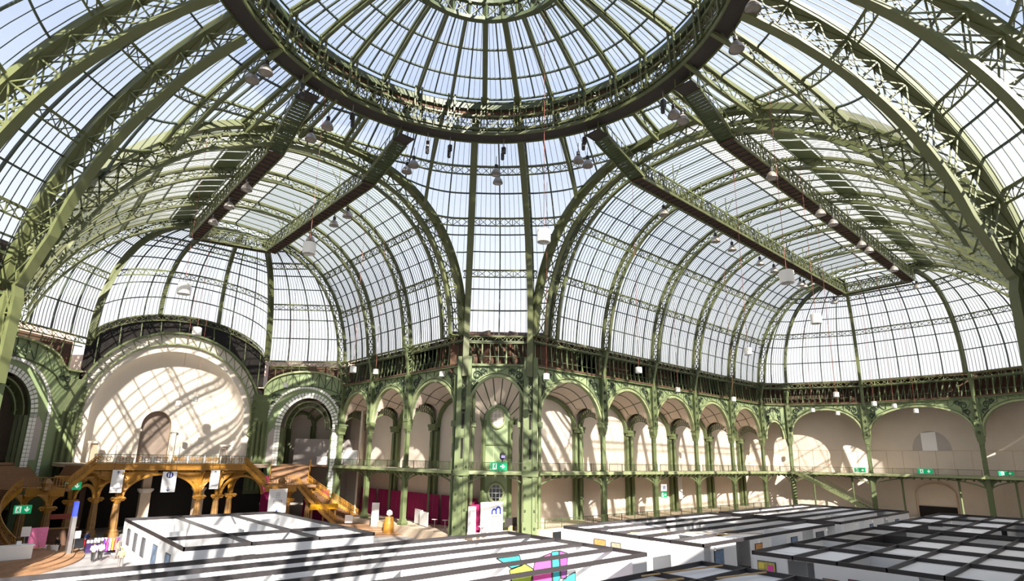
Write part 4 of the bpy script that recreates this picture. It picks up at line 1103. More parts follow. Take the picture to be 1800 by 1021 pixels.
# ---------------------------------------------------------------- tile arches on the slanting ends of the stair hall
def tile_wall(nm, T0, T1, shade):
    T0, T1 = np.array(T0, float), np.array(T1, float); L = np.linalg.norm(T1-T0); d = (T1-T0)/L
    n = np.array([-d[1], d[0]]); 
    if np.dot(n, (T0+T1)/2-np.array([-2, 50])) < 0: n = -n
    Q = lambda x, y, z: P3(T0, d, n, x, y, z); d3, n3 = np.array([*d, 0]), np.array([*n, 0])
    w = struct(nm)
    xc, hw, zs, cr = 5.75, 4.35, 14.6, 19.7
    th = np.linspace(math.pi, 0, 30)
    def arch(h, c, z0, zb): 
        return [(xc-h, zb)]+[(xc-h*1.0*-math.cos(a)*-1, z0+(c-z0)*math.sin(a)) for a in th]+[(xc+h, zb)]
    hole = arch(hw, cr, zs, 3.0)
    topz = lambda x: 21.0+3.0*math.sqrt(max(0, 1-((x-6.4)/6.9)**2))
    xs = [q[0] for q in hole]
    # sheet panel around the arch
    lowp = np.array([Q(x, 0, z) for x, z in hole[1:-1]]); topp = np.array([Q(x, 0, topz(x)) for x, z in hole[1:-1]])
    ob('arch_panel', MB().slab(lowp, topp, n3*.35), 'panel', w)
    for x0, x1 in ((-.2, xc-hw), (xc+hw, L+.2)):
        xx = np.linspace(x0, x1, 7)
        ob('side_panel', MB().slab([Q(x, 0, 0) for x in xx], [Q(x, 0, topz(x)) for x in xx], n3*.35), 'panel', w)
    # opening between side shafts
    ob('side_niche', MB().prism([(-.7, 0), (.7, 0), (.7, 4.6), (0, 5.6), (-.7, 4.6)], Q(11.3, -.04, 9.0), d3, UP, -n3*.02), 'paleboard', w)
    xx = np.linspace(-.2, L+.2, 24)
    b = MB(); b.sweep([Q(x, -.1, topz(x)) for x in xx], [n3]*24, [UP]*24, .6, .3); ob('arched_cornice', b, 'iron_pale', w)
    b = MB()
    for i in range(1, 12):
        x = L*i/12; z0 = topz(x)-2.3
        b.beam(Q(x, -.06, z0), Q(x, -.06, topz(x)), .08)
        b.beam(Q(x, -.06, z0 if i % 2 else topz(x)), Q(L*(i+1)/12, -.06, topz(L*(i+1)/12) if i % 2 else topz(L*(i+1)/12)-2.3), .06)
    b.sweep([Q(x, -.08, topz(x)-2.4) for x in xx[1:-1]], [n3]*22, [UP]*22, .2, .14)
    ob('panel_bar', b, 'iron_deep', w)
    # glazed white tiles, two rows round the opening and one outer row
    def tiles(nm2, h, c, z0, zb, xc_, size, rows):
        pts = [(xc_-h, z) for z in np.arange(zb, z0, size)]
        a = 0; k = int(math.pi*(h+c-z0)/2/size)
        pts += [(xc_-h*math.cos(t_), z0+(c-z0)*math.sin(t_)) for t_ in np.linspace(0, math.pi, k)]
        pts += [(xc_+h, z) for z in np.arange(z0, zb, -size)]
        pts = np.array(pts); tg = np.gradient(pts, axis=0); b = MB()
        for (x, z), g in zip(pts, tg):
            g = g/np.linalg.norm(g); m = np.array([-g[1], g[0]])
            for r in range(rows):
                q = np.array([x, z])+m*(size*(r+.55)); s = size*.43
                b.prism([(q[0]+g[0]*s*i-m[0]*s*j*-1, q[1]+g[1]*s*i+m[1]*s*j) for i, j in ((-1, -1), (1, -1), (1, 1), (-1, 1))], Q(0, -.04, 0), d3, UP, -n3*.08)
        ob('white_tile', b, 'tile', w, kind='stuff')
    tiles('inner', hw-.1, cr-.1, zs, 4.4, xc, .5, 2)
    tiles('outer', 6.0, 21.2, 14.9, 4.4, 6.35, .46, 1)
    # green shafts and inner green arch
    b = MB()
    for x in (xc-hw+.15, xc+hw-.15):
        for y in (.3, 1.0, 1.7): b.beam(Q(x, y, 3), Q(x, y, zs), .4, .4)
    ob('reveal_shaft', b, 'iron', w)
    g = np.array([Q(xc-(hw-.5)*math.cos(t_), 1.2, zs+(cr-.5-zs)*math.sin(t_)) for t_ in np.linspace(0, math.pi, 24)])
    nn = np.array([N(np.cross(n3, q)) for q in np.gradient(g, axis=0)]); nn *= (1 if nn[12][2] < 0 else -1)
    b = MB(); b.sweep(g, [n3]*24, nn, 1.8, .2); b.sweep(g+nn*.8-n3*.4, [n3]*24, nn, .3, .2)
    for i in range(0, 24, 2): b.beam(g[i], g[i]+nn[i]*.9, .15)
    ob('inner_arch', b, 'iron', w)
    for x, sg in ((1.0, 1), (L-1.6, -1)):
        b = MB()
        for px, pz, r, tn in ((0, 19.8, .5, 1.5), (.75, 19.9, .38, 1.4), (-.1, 18.7, .36, 1.3)):
            k = scroll_pts(r, tn); b.tube([Q(x+sg*(px+q[0]), -.1, pz+q[1]) for q in k], np.linspace(.11, .05, len(k)), 5)
        ob('scroll_ornament', b, 'scroll', w)
    # hall seen through the opening
    ob('hall_floor', MB().prism([(-4, .4), (L+3, .4), (L+3, 11), (-4, 11)], Q(0, 0, ZB-.3), d3, n3, UP*.3), 'step', w)
    ob('hall_wall', MB().beam(Q(-5, 11, 12), Q(L+4, 11, 12), .4, 24, caps=True), 'cream', w)
    ob('hall_side_wall', MB().beam(Q(-3.2, .5, 12), Q(-3.2, 11, 12), .3, 24, caps=True), 'cream', w)
    ob('hall_side_wall', MB().beam(Q(L+2.6, .5, 12), Q(L+2.6, 11, 12), .3, 24, caps=True), 'cream', w)
    ob('hall_roof', MB().prism([(-4, .3), (L+3, .3), (L+3, 11.5), (-4, 11.5)], Q(0, 0, 21.2), d3, n3, UP*.2), 'ceil', w)
    b = MB()
    for x in (2.2, 7.6, 12):
        b.beam(Q(x, 9.8, ZB), Q(x, 9.8, 15.5), .7, .7)
        if x < 12:
            x2 = 7.6 if x < 3 else 12
            k = np.array([Q((x+x2)/2-(x2-x)/2*math.cos(t_), 9.8, 15.4+2.5*math.sin(t_)) for t_ in np.linspace(0, math.pi, 14)]); b.tube(k, .3, 6)
    k = np.array([Q(5+2.6*math.cos(t_), 6.5, 16.5+2.6*math.sin(t_)) for t_ in np.linspace(0, math.pi, 14)]); b.tube(k, .25, 6)
    ob('hall_arch', b, 'iron', w)
    ob('attic_wall', MB().beam(Q(-1, 3.0, 22.6), Q(L+1, 3.0, 22.6), .3, 6.0, caps=True), 'dark', w)
    b = MB()
    for i in range(1, 10): x = L*i/10; b.beam(Q(x, .1, topz(x)), Q(x, -.1, ZT-.4), .1)
    b.beam(Q(0, .2, ZT-1.2), Q(L, .2, ZT-1.2), .12)
    ob('attic_bar', b, 'iron', w)
    return Q, d3, n3
QT, dT3, nT3 = tile_wall('wall_arch_lit', (20.6, 61.6), (10.4, 70.1), False)
tile_wall('wall_arch_shaded', (-27.5, 60.0), (-15.3, 70.1), True)
t = thing('partition_screen', 'plain pale grey screen wall standing behind the tile arch', 'screen', QT(6, 6.5, ZB)); 
ob('panel', MB().beam(QT(-2.0, 6.5, 10.9), QT(9.6, 6.5, 10.9), .15, 4.4, caps=True), 'paleboard', t)
t = thing('reception_counter', 'pale grey counter box in front of the screen behind the tile arch', 'counter', QT(3.6, 5.2, ZB))
ob('body', MB().beam(QT(2.2, 5.2, ZB+.65), QT(5.0, 5.2, ZB+.65), .7, 1.3, caps=True), 'whitebase', t); ob('top', MB().beam(QT(2.1, 5.2, ZB+1.33), QT(5.1, 5.2, ZB+1.33), .8, .06, caps=True), 'white', t)

# ---------------------------------------------------------------- round niche
XCN = -2.9
def horseshoe(hw, cr, zc, zb, k=41): 
    a = np.linspace(math.pi, 0, k); return [(XCN-hw, zb)]+[(XCN+hw*math.cos(t_), zc+(cr-zc)*math.sin(t_)) for t_ in a]+[(XCN+hw, zb)]
YW = 70.0
def hs3(h, y): return np.array([(x, y, z) for x, z in h])
ho, hi, hb = horseshoe(12.4, 28.3, 15.6, 8.6), horseshoe(10.35, 25.6, 15.4, 8.6), horseshoe(9.7, 24.7, 15.3, 8.6)
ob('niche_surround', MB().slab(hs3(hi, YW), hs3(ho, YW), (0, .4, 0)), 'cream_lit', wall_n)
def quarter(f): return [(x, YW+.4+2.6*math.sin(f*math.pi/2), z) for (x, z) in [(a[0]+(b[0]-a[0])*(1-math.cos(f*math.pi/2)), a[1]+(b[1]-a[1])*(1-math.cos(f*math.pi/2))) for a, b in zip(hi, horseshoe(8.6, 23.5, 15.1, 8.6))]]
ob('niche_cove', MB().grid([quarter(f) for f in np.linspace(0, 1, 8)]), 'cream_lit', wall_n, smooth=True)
XW = -4.25; ww = 2.0; wz, wc = 14.2, 16.5
wd = [(XW-ww, 8.6)]+[(XW+ww*math.cos(a), wz+(wc-wz)*math.sin(a)) for a in np.linspace(math.pi, 0, 41)]+[(XW+ww, 8.6)]
hb2 = horseshoe(8.6, 23.5, 15.1, 8.6)
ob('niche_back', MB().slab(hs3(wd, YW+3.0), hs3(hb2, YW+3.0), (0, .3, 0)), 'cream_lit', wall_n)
ob('recess_reveal', MB().grid([hs3(wd, YW+3.0), hs3(wd, YW+4.1)]), 'stone', wall_n)
ob('recess_back', MB().box((XW, YW+4.2, 12.6), (2*ww+.4, .2, 8.6)), 'recess', wall_n)
b = MB()
for s in (-1, 1):
    b.box((XW+s*(ww+.42), YW+2.75, 11.0), (.62, .5, 4.8)); b.box((XW+s*(ww+.42), YW+2.7, 13.5), (.95, .7, .35))
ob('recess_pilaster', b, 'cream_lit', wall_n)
ob('niche_floor', MB().box((XCN, YW+2.2, ZB-.15), (19, 4.6, .3)), 'stone', wall_n)
for k, x in enumerate((XCN-9.0, XCN+8.3)):
    t = struct('door_%d' % (k+1))
    b = MB(); b.box((x-.55, YW+.9, 10.0), (.25, .4, 2.8)); b.box((x+.55, YW+.9, 10.0), (.25, .4, 2.8)); b.box((x, YW+.9, 11.5), (1.6, .5, .3)); ob('door_frame', b, 'cream_lit', t)
    ob('door_leaf', MB().box((x, YW+1.05, 10.0), (.9, .1, 2.7)), 'stone' if k == 0 else 'ceil', t)
# green arches framing the niche
a_ = np.linspace(math.pi*1.06, -.06*math.pi, 48)
def garch(hw, cr, zc): return np.array([(XCN+hw*math.cos(q), YW-.35, zc+(cr-zc)*math.sin(q)) for q in a_])
g1_, g2_ = garch(12.7, 28.6, 15.6), garch(11.2, 26.6, 15.4)
t = thing('niche_arch', 'double green lattice arch framing the round sunlit niche', 'arch', (XCN, YW, 9))
y3 = np.tile((0, 1., 0), (48, 1)); nn = np.stack([N(np.array([XCN-p[0], 0, 15.5-p[2]])) for p in g1_])
ob('outer_chord', MB().sweep(g1_, y3, nn, .8, .3), 'iron', t); ob('inner_chord', MB().sweep(g2_, y3, nn, .4, -.22), 'iron_pale', t)
b = MB()
for i in range(0, 46, 2): b.beam(g1_[i], g2_[i], .11); b.beam(g1_[i], g2_[i+2], .08)
ob('lattice_web', b, 'iron', t)
for s in (-1, 1):
    b = MB(); x = XCN+s*12.6
    for o in (-.8, 0, .8): b.tube([(x+o*.9, YW-.9, 4.5), (x+o*.9, YW-.9, 15.5)], .27, 8)
    b.box((x, YW-.5, 12), (2.6, .4, 16))
    ob('side_shaft', b, 'iron', t)
    b = MB()
    for i in range(8):
        z = 11+i*1.1; k = scroll_pts(.38, 1.3, 14, s); b.tube([(x-s*1.2+q[0], YW-.8, z+q[1]) for q in k], .07, 4)
    ob('scroll_ornament', b, 'iron', t)
us = np.linspace(1.0, 2.0, 41); bl = baseL(us)
lowd = np.array([(x, YW+.2, 15.6+13.0*math.sqrt(max(0, 1-((x-XCN)/12.75)**2))) for x in bl[:, 0]])
ob('attic_wall', MB().slab(lowd+np.array([0, 1.0, -1.2]), np.stack([bl[:, 0], bl[:, 1]+1.4, bl[:, 2]+.3], -1), (0, .3, 0)), 'black', wall_n)  # black fill paints in the darkness of the attic gap
ob('attic_floor', MB().slab(lowd+np.array([0, -.1, -.1]), lowd+np.array([0, 1.3, -.1]), (0, 0, .1)), 'dark', wall_n)
b = MB()
for i in range(2, 40, 4): b.beam(lowd[i], bl[i]-UP*.8, .12)
ob('attic_bar', b, 'iron', wall_n)

# ---------------------------------------------------------------- terrace, ochre stairs and their columns
YT = 58.0
ob('terrace_slab', MB().prism([(-13.2, YT), (5.6, YT), (9.8, 63), (12.5, 72), (-16.5, 72), (-16.0, 63)], (0, 0, ZB-.45), (1, 0, 0), (0, 1, 0), UP*.45), 'stone', wall_n)
t = thing('terrace_beam', 'ochre iron front beam of the terrace below the niche', 'beam', (-3.8, YT, ZB-.6))
ob('fascia', MB().box((-3.8, YT-.1, ZB-.3), (18.9, .3, .75)), 'ochre', t)
b = MB(); b.box((-3.8, YT-.2, ZB+.1), (19, .45, .12)); b.box((-3.8, YT-.2, ZB-.68), (18.9, .4, .1)); ob('moulding', b, 'ochre', t)
t = thing('terrace_railing', 'ornate iron railing along the terrace below the niche', 'railing', (-3.8, YT, ZB))
ob('handrail', MB().box((-3.8, YT-.1, ZB+1.2), (18.6, .12, .07)), 'iron_deep', t)
b = MB(); b.box((-3.8, YT-.1, ZB+.25), (18.6, .06, .05))
for i in range(56): b.beam((-13.1+i*.338, YT-.1, ZB), (-13.1+i*.338, YT-.1, ZB+1.2), .035)
ob('baluster', b, 'iron_deep', t)
for i in range(9):
    x = -12+i*2.05; b = MB()
    for s in (-1, 1):
        k = scroll_pts(.36, 1.5, 18, s); b.tube([(x+s*.42+q[0], YT-.12, ZB+.68+q[1]) for q in k], .045, 4)
    ob('scroll_panel', b, 'ochre', t)
for i in range(10): ob('post', MB().box((-13.0+i*2.05, YT-.1, ZB+.62), (.12, .12, 1.3)), 'cream_lit', t)
# boxes and covered furniture on the terrace
for x, w_, h_, m, lab in ((-6.2, 3.0, .95, 'white', 'low white counter on the terrace beside the niche recess'), (-2.2, 3.6, 1.0, 'paleboard', 'grey covered table on the terrace, the longer one'), (.5, 2.2, .9, 'stone', 'brown covered table on the terrace near the lit stair'), (-9.6, 2.0, .8, 'cream_lit', 'pale bench on the terrace near the shaded stair')):
    t = thing('terrace_table', lab, 'table', (x, YT+2.0, ZB)); ob('top', MB().box((x, YT+2.0, ZB+h_), (w_, 1.0, .1)), m, t)
    ob('cover', MB().box((x, YT+2.0, ZB+h_/2), (w_*.94, .85, h_)), m, t)
for x, lab in ((-10.6, 'slim white stand post on the terrace, near the shaded stair'), (-3.3, 'slim white stand post on the terrace, before the niche recess'), (2.6, 'slim white stand post on the terrace, near the lit stair')):
    t = thing('stand_post', lab, 'post', (x, YT+2.6, ZB)); ob('pole', MB().tube([(x, YT+2.6, ZB), (x, YT+2.6, ZB+2.4)], .05, 6), 'white', t); ob('foot', MB().lathe((x, YT+2.6, ZB), [(.3, 0), (.28, .05), (.06, .08)], 10), 'white', t)
def ochre_column(label, x, y, zt, z0=0.0, spread=3.4, zcap=4.5, fan=9, yspread=1.6, both=(-1, 1), shaft='bronze'):
    t = thing('ornate_column', label, 'column', (x, y, z0))
    b = MB(); b.lathe((x, y, z0), [(.75, 0), (.75, .35), (.6, .45), (.62, .7), (.5, .85)], 14); ob('base', b, shaft, t)
    n = 20; vs = []; b = MB()
    for z, r in ((z0+.8, .46), (z0+1.6, .47), (zcap-.5, .36)):
        vs.append([(x+r*(1-.11*(j % 2))*math.cos(tau*j/n), y+r*(1-.11*(j % 2))*math.sin(tau*j/n), z) for j in range(n+1)])
    b.grid(vs); ob('fluted_shaft', b, shaft, t)
    b = MB(); b.lathe((x, y, zcap-.5), [(.4, 0), (.46, .15), (.55, .4), (.7, .55), (.7, .7)], 14)
    for s in (-1, 1):
        k = scroll_pts(.26, 1.5, 16, s); b.tube([(x+s*.55+q[0], y-.5, zcap-.05+q[1]) for q in k], .09, 5)
    ob('capital', b, 'ochre', t)
    b = MB(); b.lathe((x, y, zcap+.2), [(.34, 0), (.3, .8), (.45, zt-zcap-.3)], 10); ob('neck', b, 'ochre', t)
    b = MB()
    for s in both:
        for i in range(fan):
            f = (i+.6)/fan; w_ = spread*f
            pts = []
            for q in np.linspace(0, 1, 9):
                e_ = 1-math.cos(q*math.pi/2); pts.append((x+s*(.2+w_*e_), y-.25+.5*f*0, zcap+.3+(zt-zcap-.35)*math.sin(q*math.pi/2)*(1 if True else 0)))
            b.tube(pts, .15, 5)
            k = scroll_pts(.3, 1.3, 12, s); b.tube([(x+s*w_*.62+q[0], y-.3, zcap+(zt-zcap)*(.5+.35*f)+q[1]) for q in k], .08, 4)
    ob('branching_bracket', b, 'ochre', t)
    b = MB()
    for s in (-1, 1):
        for i in range(3):
            f = (i+.8)/3; pts = [(x, y+s*(.2+yspread*f*(1-math.cos(q*math.pi/2))), zcap+.3+(zt-zcap-.35)*math.sin(q*math.pi/2)) for q in np.linspace(0, 1, 7)]; b.tube(pts, .08, 4)
    ob('cross_bracket', b, 'ochre', t)
ZU = ZB-.85
ochre_column('fluted column of the ochre terrace, left of the wide dark opening'.replace('left of', 'at the shaded side of'), -9.9, YT+.5, ZU, spread=3.9)
ochre_column('fluted column of the ochre terrace, at the sunlit side of the wide dark opening', -.7, YT+.5, ZU, spread=3.9)
ochre_column('second fluted ochre column, close beside the shaded side of the dark opening', -12.1, YT+1.2, ZU, spread=2.2)
ochre_column('second fluted ochre column, close beside the sunlit side of the dark opening', 1.7, YT+1.0, ZU, spread=2.0)
ochre_column('third fluted ochre column, nearest the lit landing', 3.9, YT+2.6, ZU, spread=2.0)
ochre_column('fluted ochre column in shade near the green exit sign', -14.6, YT+1.0, ZU-.6, spread=1.8, zcap=4.3)
ochre_column('short ochre column under the lit stair landing, behind the hanging white banner', 10.6, 56.1, 5.3, spread=1.0, zcap=3.9, yspread=.8)
ochre_column('short ochre column under the lit stair landing, beside the yellow counter', 13.4, 55.3, 5.3, spread=1.0, zcap=3.9, yspread=.8)
ochre_column('short ochre column under the shaded stair landing, inner one', -16.8, 56.2, 5.3, spread=1.0, zcap=3.8, yspread=.8)
ochre_column('short ochre column under the shaded stair landing, outer one', -19.0, 57.0, 5.3, spread=1.0, zcap=3.8, yspread=.8)
b = MB()
for x0, x1, zc in ((-9.5, -1.1, 7.5), (2.0, 7.6, 7.2), (-14.3, -12.4, 6.2), (-1, 1.5, 6.6), (-12, -10, 6.6)):
    b.tube([((x0+x1)/2-(x1-x0)/2*math.cos(q), YT+.3, 4.6+(zc-4.6)*math.sin(q)) for q in np.linspace(0, math.pi, 20)], .2, 6)
tag(ob('terrace_arch', b, 'ochre'), 'ochre iron arches spanning between the columns below the terrace', 'arch')
# dark room below the terrace; a black sheet stands for its unlit depth
ob('undercroft_void', MB().box((-2.5, 69.5, 4.0), (28, .3, 8.2)), 'black', wall_n)
ob('undercroft_side', MB().box((-13.4, 64.5, 4.0), (.6, 9, 8.2)), 'dark', wall_n)
for x, y in ((-6.0, 64.0), (.8, 64.5)):
    t = thing('stone_pillar', 'brown stone pillar in the dark room below the terrace, %s' % ('towards the shaded stair' if x < -3 else 'behind the restaurant banner'), 'column', (x, y, 0))
    ob('shaft', MB().box((x, y, 2.4), (1.2, 1.2, 4.8)), 'stone', t); ob('capital', MB().lathe((x, y, 4.8), [(.7, 0), (1.0, .4), (1.0, .6)], 12), 'cream', t); ob('upper_shaft', MB().box((x, y, 6.7), (1.0, 1.0, 2.7)), 'stone', t)

def flight(label, tl, tr, bl, br, n, cat='stairs', name='stair_flight', bulge=0.0, sides=(True, True), mid=None, rail=True):
    """steps between a top edge (tl, tr) and a bottom edge (bl, br), with ochre strings and scroll-filled parapets"""
    tl, tr, bl, br = (np.array(q, float) for q in (tl, tr, bl, br))
    t = thing(name, label, cat, (bl+br)/2)
    bez = lambda a, c, m, f: a*(1-f)**2+2*m*f*(1-f)+c*f**2
    ml = (tl+bl)/2 if mid is None else np.array(mid[0], float); mr = (tr+br)/2 if mid is None else np.array(mid[1], float)
    Lf, Rf = (lambda f: bez(tl, bl, ml, f)), (lambda f: bez(tr, br, mr, f))
    h = (tl[2]-bl[2])/n
    for i in range(n):
        a, c = Lf(i/n), Rf(i/n); a2, c2 = Lf((i+1.15)/n), Rf((i+1.15)/n); z = tl[2]-h*(i+1)
        poly_ = [np.array([p[0], p[1], z]) for p in (a, c, c2, a2)]
        b = MB(); b.add(poly_+[p-UP*(h*1.6) for p in poly_], [(0, 1, 2, 3), (7, 6, 5, 4), (0, 4, 5, 1), (1, 5, 6, 2), (2, 6, 7, 3), (3, 7, 4, 0)])
        ob('step', b, 'step', t)
    if not rail: return t
    for k, F in enumerate((Lf, Rf)):
        if not sides[k]: continue
        fs = np.linspace(0, 1, 13); pts = np.array([F(f) for f in fs]); tg = np.gradient(pts, axis=0); s = np.stack([N(np.cross(q, UP)) for q in tg]); up = np.tile(UP, (13, 1))
        ob('string', MB().sweep(pts-UP*.4, s, up, .2, .6), 'ochre', t)
        b = MB(); b.sweep(pts+UP*1.12, s, up, .1, .08); b.sweep(pts+UP*.32, s, up, .07, .06); ob('handrail', b, 'ochre', t)
        b = MB()
        for i in range(12):
            p, q = pts[i], pts[i+1]; m = (p+q)/2; dd = N(q-p)
            b.beam(p+UP*.2, p+UP*1.14, .06)
            for sg in (-1, 1):
                kk = scroll_pts(.3, 1.4, 14, sg); b.tube([m+dd*(sg*.3*np.linalg.norm(q-p)*.8+u[0])+UP*(.72+u[1]) for u in kk], .05, 4)
        ob('scroll_panel', b, 'ochre', t)
    return t
def landing(label, pts, z, front, post=True):
    t = thing('stair_landing', label, 'landing', (*pts[0], 0)); ob('deck', MB().prism(pts, (0, 0, z-.35), (1, 0, 0), (0, 1, 0), UP*.35), 'step', t)
    A, B = np.array([*front[0], z]), np.array([*front[1], z])
    ob('fascia', MB().beam(A-UP*.45, B-UP*.45, .3, .9, caps=True), 'ochre', t)
    b = MB(); b.beam(A+UP*1.2, B+UP*1.2, .12, .08); b.beam(A+UP*.25, B+UP*.25, .08)
    for i in range(13): p = A+(B-A)*i/12; b.beam(p, p+UP*1.2, .05)
    ob('railing', b, 'ochre', t)
    m = (A+B)/2; b = MB(); b.lathe(tuple(m-UP*.4+np.array([0, -.3, 0])), [(.15, 0), (.5, .2), (.4, .6), (.55, 1.0), (.2, 1.5)], 10); ob('cartouche', b, 'bronze', t)
landing('ochre stair landing in sunlight where two flights meet', [(6.6, 55.0), (13.8, 54.0), (14.6, 58.8), (8.6, 60.2)], 6.0, ((6.8, 55.0), (11.0, 54.4)))
flight('short ochre flight from the terrace down to the sunlit landing', (4.6, YT-.2, ZB), (7.4, 61.4, ZB), (6.9, 55.3, 6.0), (8.8, 59.4, 6.0), 12, sides=(True, False))
flight('ochre flight from the tile-arch hall down to the sunlit landing', (12.0, 68.0, ZB), (17.0, 64.2, ZB), (9.2, 60.2, 6.0), (14.4, 58.6, 6.0), 14)
flight('broad ochre flight from the sunlit landing down to the hall floor', (14.6, 58.8, 6.0), (11.2, 54.4, 6.0), (22.6, 55.4, .4), (16.6, 52.2, .4), 26, mid=((18.8, 60.2, 3.6), (13.6, 53.6, 3.0)))
landing('ochre stair landing in shade with pale railing', [(-19.6, 57.6), (-15.2, 55.6), (-14.4, 59.5), (-20, 62)], 6.0, ((-19.0, 56.6), (-15.6, 55.6)))
flight('short ochre flight from the terrace down to the shaded landing', (-15.4, 61.6, ZB), (-12.7, YT-.2, ZB), (-16.6, 60.4, 6.0), (-15.4, 56.0, 6.0), 12, sides=(False, True))
flight('ochre flight from the shaded tile arch down to the shaded landing', (-24.5, 64.5, ZB), (-19.0, 68.5, ZB), (-21.6, 59.4, 6.0), (-17.0, 60.4, 6.0), 14, sides=(True, False))
flight('broad flight in shade from the landing down to the hall floor', (-19.4, 56.8, 6.0), (-21.6, 61.6, 6.0), (-19.4, 48.5, .4), (-29.5, 50.5, .4), 28, mid=((-22.6, 53.8, 3.2), (-29.0, 59.0, 4.0)))
# fans of low steps on the floor
def fan(label, c, radii, a0, a1, name='step_fan'):
    t = thing(name, label, 'steps', (*c, 0))
    for i, r in enumerate(radii):
        b = MB(); pts = [(c[0]+r*math.cos(a), c[1]+r*math.sin(a)*1.15) for a in np.linspace(a0, a1, 26)]+[(c[0], c[1])]
        b.prism(pts, (0, 0, .14*i), (1, 0, 0), (0, 1, 0), UP*.14); ob('step', b, 'step', t)
fan('fan of low rounded wooden steps on the floor before the shaded flight', (-26.5, 46.0), [12.6, 11.8, 11.0, 10.2, 9.4], -1.5, .62)
fan('fan of low rounded wooden steps on the floor before the sunlit flight', (22.5, 51.5), [11.2, 10.2, 9.2, 8.2], math.pi*.95, math.pi*1.55)

# ---------------------------------------------------------------- magenta hangings, boards and signs along the stair-hall gallery
ys = [29.5, 33.6, 38.0, 42.4, 46.6, 51.0, 55.6, 60.6]
for i in range(7):
    y0, y1 = ys[i], ys[i+1]; yy = np.linspace(y0, y1, 24)
    x = 24.6+.09*np.sin((yy-y0)*4.4)+.35*(i % 2)
    b = MB().slab([(a, c, 1.2) for a, c in zip(x, yy)], [(a, c, 5.15) for a, c in zip(x, yy)], (.06, 0, 0))
    tag(ob('magenta_hanging', b, 'magenta'), 'magenta cloth hanging along the gallery stage, %s from the paired piers' % ORD[i], 'curtain', 'magenta hangings on the stage')
tag(ob('magenta_hanging', MB().box((11.8, 64.2, 4.0), (4.5, .15, 6.0)), 'magenta'), 'magenta cloth in shade behind the sunlit landing', 'curtain')
tag(ob('magenta_hanging', MB().box((17.8, 62.6, 2.4), (4.0, .15, 4.8), rz=-.6), 'magenta'), 'magenta cloth under the broad sunlit flight', 'curtain')
t = thing('counter', 'bright yellow counter front under the sunlit landing', 'counter', (14.8, 54.5, 0)); ob('front', MB().box((15.0, 53.3, 2.9), (4.2, .3, .75)), mat('yellow_panel', (0.9, .45, .01), .5), t)
b = MB()
for x in (13.2, 15, 16.8): b.box((x, 53.4, 1.3), (.2, .2, 2.6))
ob('post', b, 'bronze', t)
def board(label, c, w, h, rz, m='whitebase', legs=True, name='display_board'):
    t = thing(name, label, 'board', c); ob('panel', MB().box((c[0], c[1], c[2]+h/2+.1), (w, .08, h), rz=rz), m, t)
    if legs:
        b = MB()
        for s in (-1, 1): b.box((c[0]+s*w*.4*math.cos(rz), c[1]+s*w*.4*math.sin(rz), c[2]+.05), (.1, .7, .1), rz=rz)
        ob('foot', b, 'steel', t)
    return t
board('white display board in the magenta stage bay, the one farther from the piers', (22.6, 39.8, 1.2), 3.2, 1.9, rad(76))
board('white display board in the magenta stage bay, the lower grey-footed one', (21.9, 37.4, 1.2), 2.6, 1.8, rad(80))
tag(ob('projection_screen', MB().box((21.4, 59.3, 10.0), (.08, 5.0, 2.3)), 'white'), 'white sheet hung on the balcony railing next to the tile arch', 'screen')
for i, (x, y) in enumerate(((22.2, 35.3), (22.8, 33.8))):
    t = thing('bar_table', 'small round white bar table on the magenta stage, %s' % ('beside the boards' if i == 0 else 'nearer the piers'), 'table', (x, y, 1.2))
    ob('top', MB().lathe((x, y, 2.25), [(.4, 0), (.42, .05)], 14), 'white', t); ob('leg', MB().tube([(x, y, 1.2), (x, y, 2.25)], .05, 6), 'steel', t); ob('foot', MB().lathe((x, y, 1.2), [(.3, 0), (.28, .04), (.06, .08)], 12), 'steel', t)
# stage between the paired piers
t = thing('logo_wall', 'white exhibition wall with a blue rounded letter between the paired piers', 'wall panel', (23.7, 25.5, 1.4))
ob('panel', MB().box((23.7, 25.5, 3.2), (3.5, .12, 3.7)), 'white', t)
b = MB(); X, Zz, r = 24.0, 3.62, .33
for k, s in ((0, 1.0), (1, 1.22)):
    cx = X+.66*k; zt_ = Zz+.25*s+.16*k
    b.tube([(cx-r, 25.42, Zz)]+[(cx-r*math.cos(q), 25.42, zt_+r*math.sin(q)) for q in np.linspace(0, math.pi, 12)]+[(cx+r, 25.42, Zz)], .1, 6)
ob('logo_letter', b, 'logo', t)
b = MB()
for i in range(9): b.box((X-.3+i*.14, 25.42, Zz-.28), (.09, .02, .09))
ob('logo_text', b, 'grey', t)
tag(ob('magenta_partition', MB().box((21.6, 26.0, 3.1), (1.9, .12, 3.4)), 'magenta'), 'magenta panel beside the logo wall between the piers', 'panel')
tag(ob('white_panel', MB().box((20.5, 25.3, 3.0), (.8, .5, 3.3)), 'white'), 'narrow white panel against the stair-hall pier of the pair', 'panel')
t = thing('television', 'black flat screen on a wooden lectern beside the logo wall', 'screen', (26.4, 25.0, 1.4)); ob('screen', MB().box((26.4, 25.0, 2.6), (1.9, .1, 1.05)), 'lampdark', t); ob('stand', MB().box((26.4, 25.05, 1.7), (.5, .3, 1.0)), 'wood', t)
tag(ob('white_panel', MB().box((28.3, 24.2, 2.6), (.6, .4, 2.8)), 'white'), 'narrow white panel against the long-hall pier of the pair', 'panel')
t = thing('desk', 'white exhibition desk in front of the magenta panel', 'desk', (21.6, 24.8, 1.4)); ob('top', MB().box((21.9, 24.8, 2.4), (1.1, .6, .06)), 'white', t); ob('body', MB().box((22.2, 24.9, 1.9), (.5, .5, 1.0)), 'white', t)
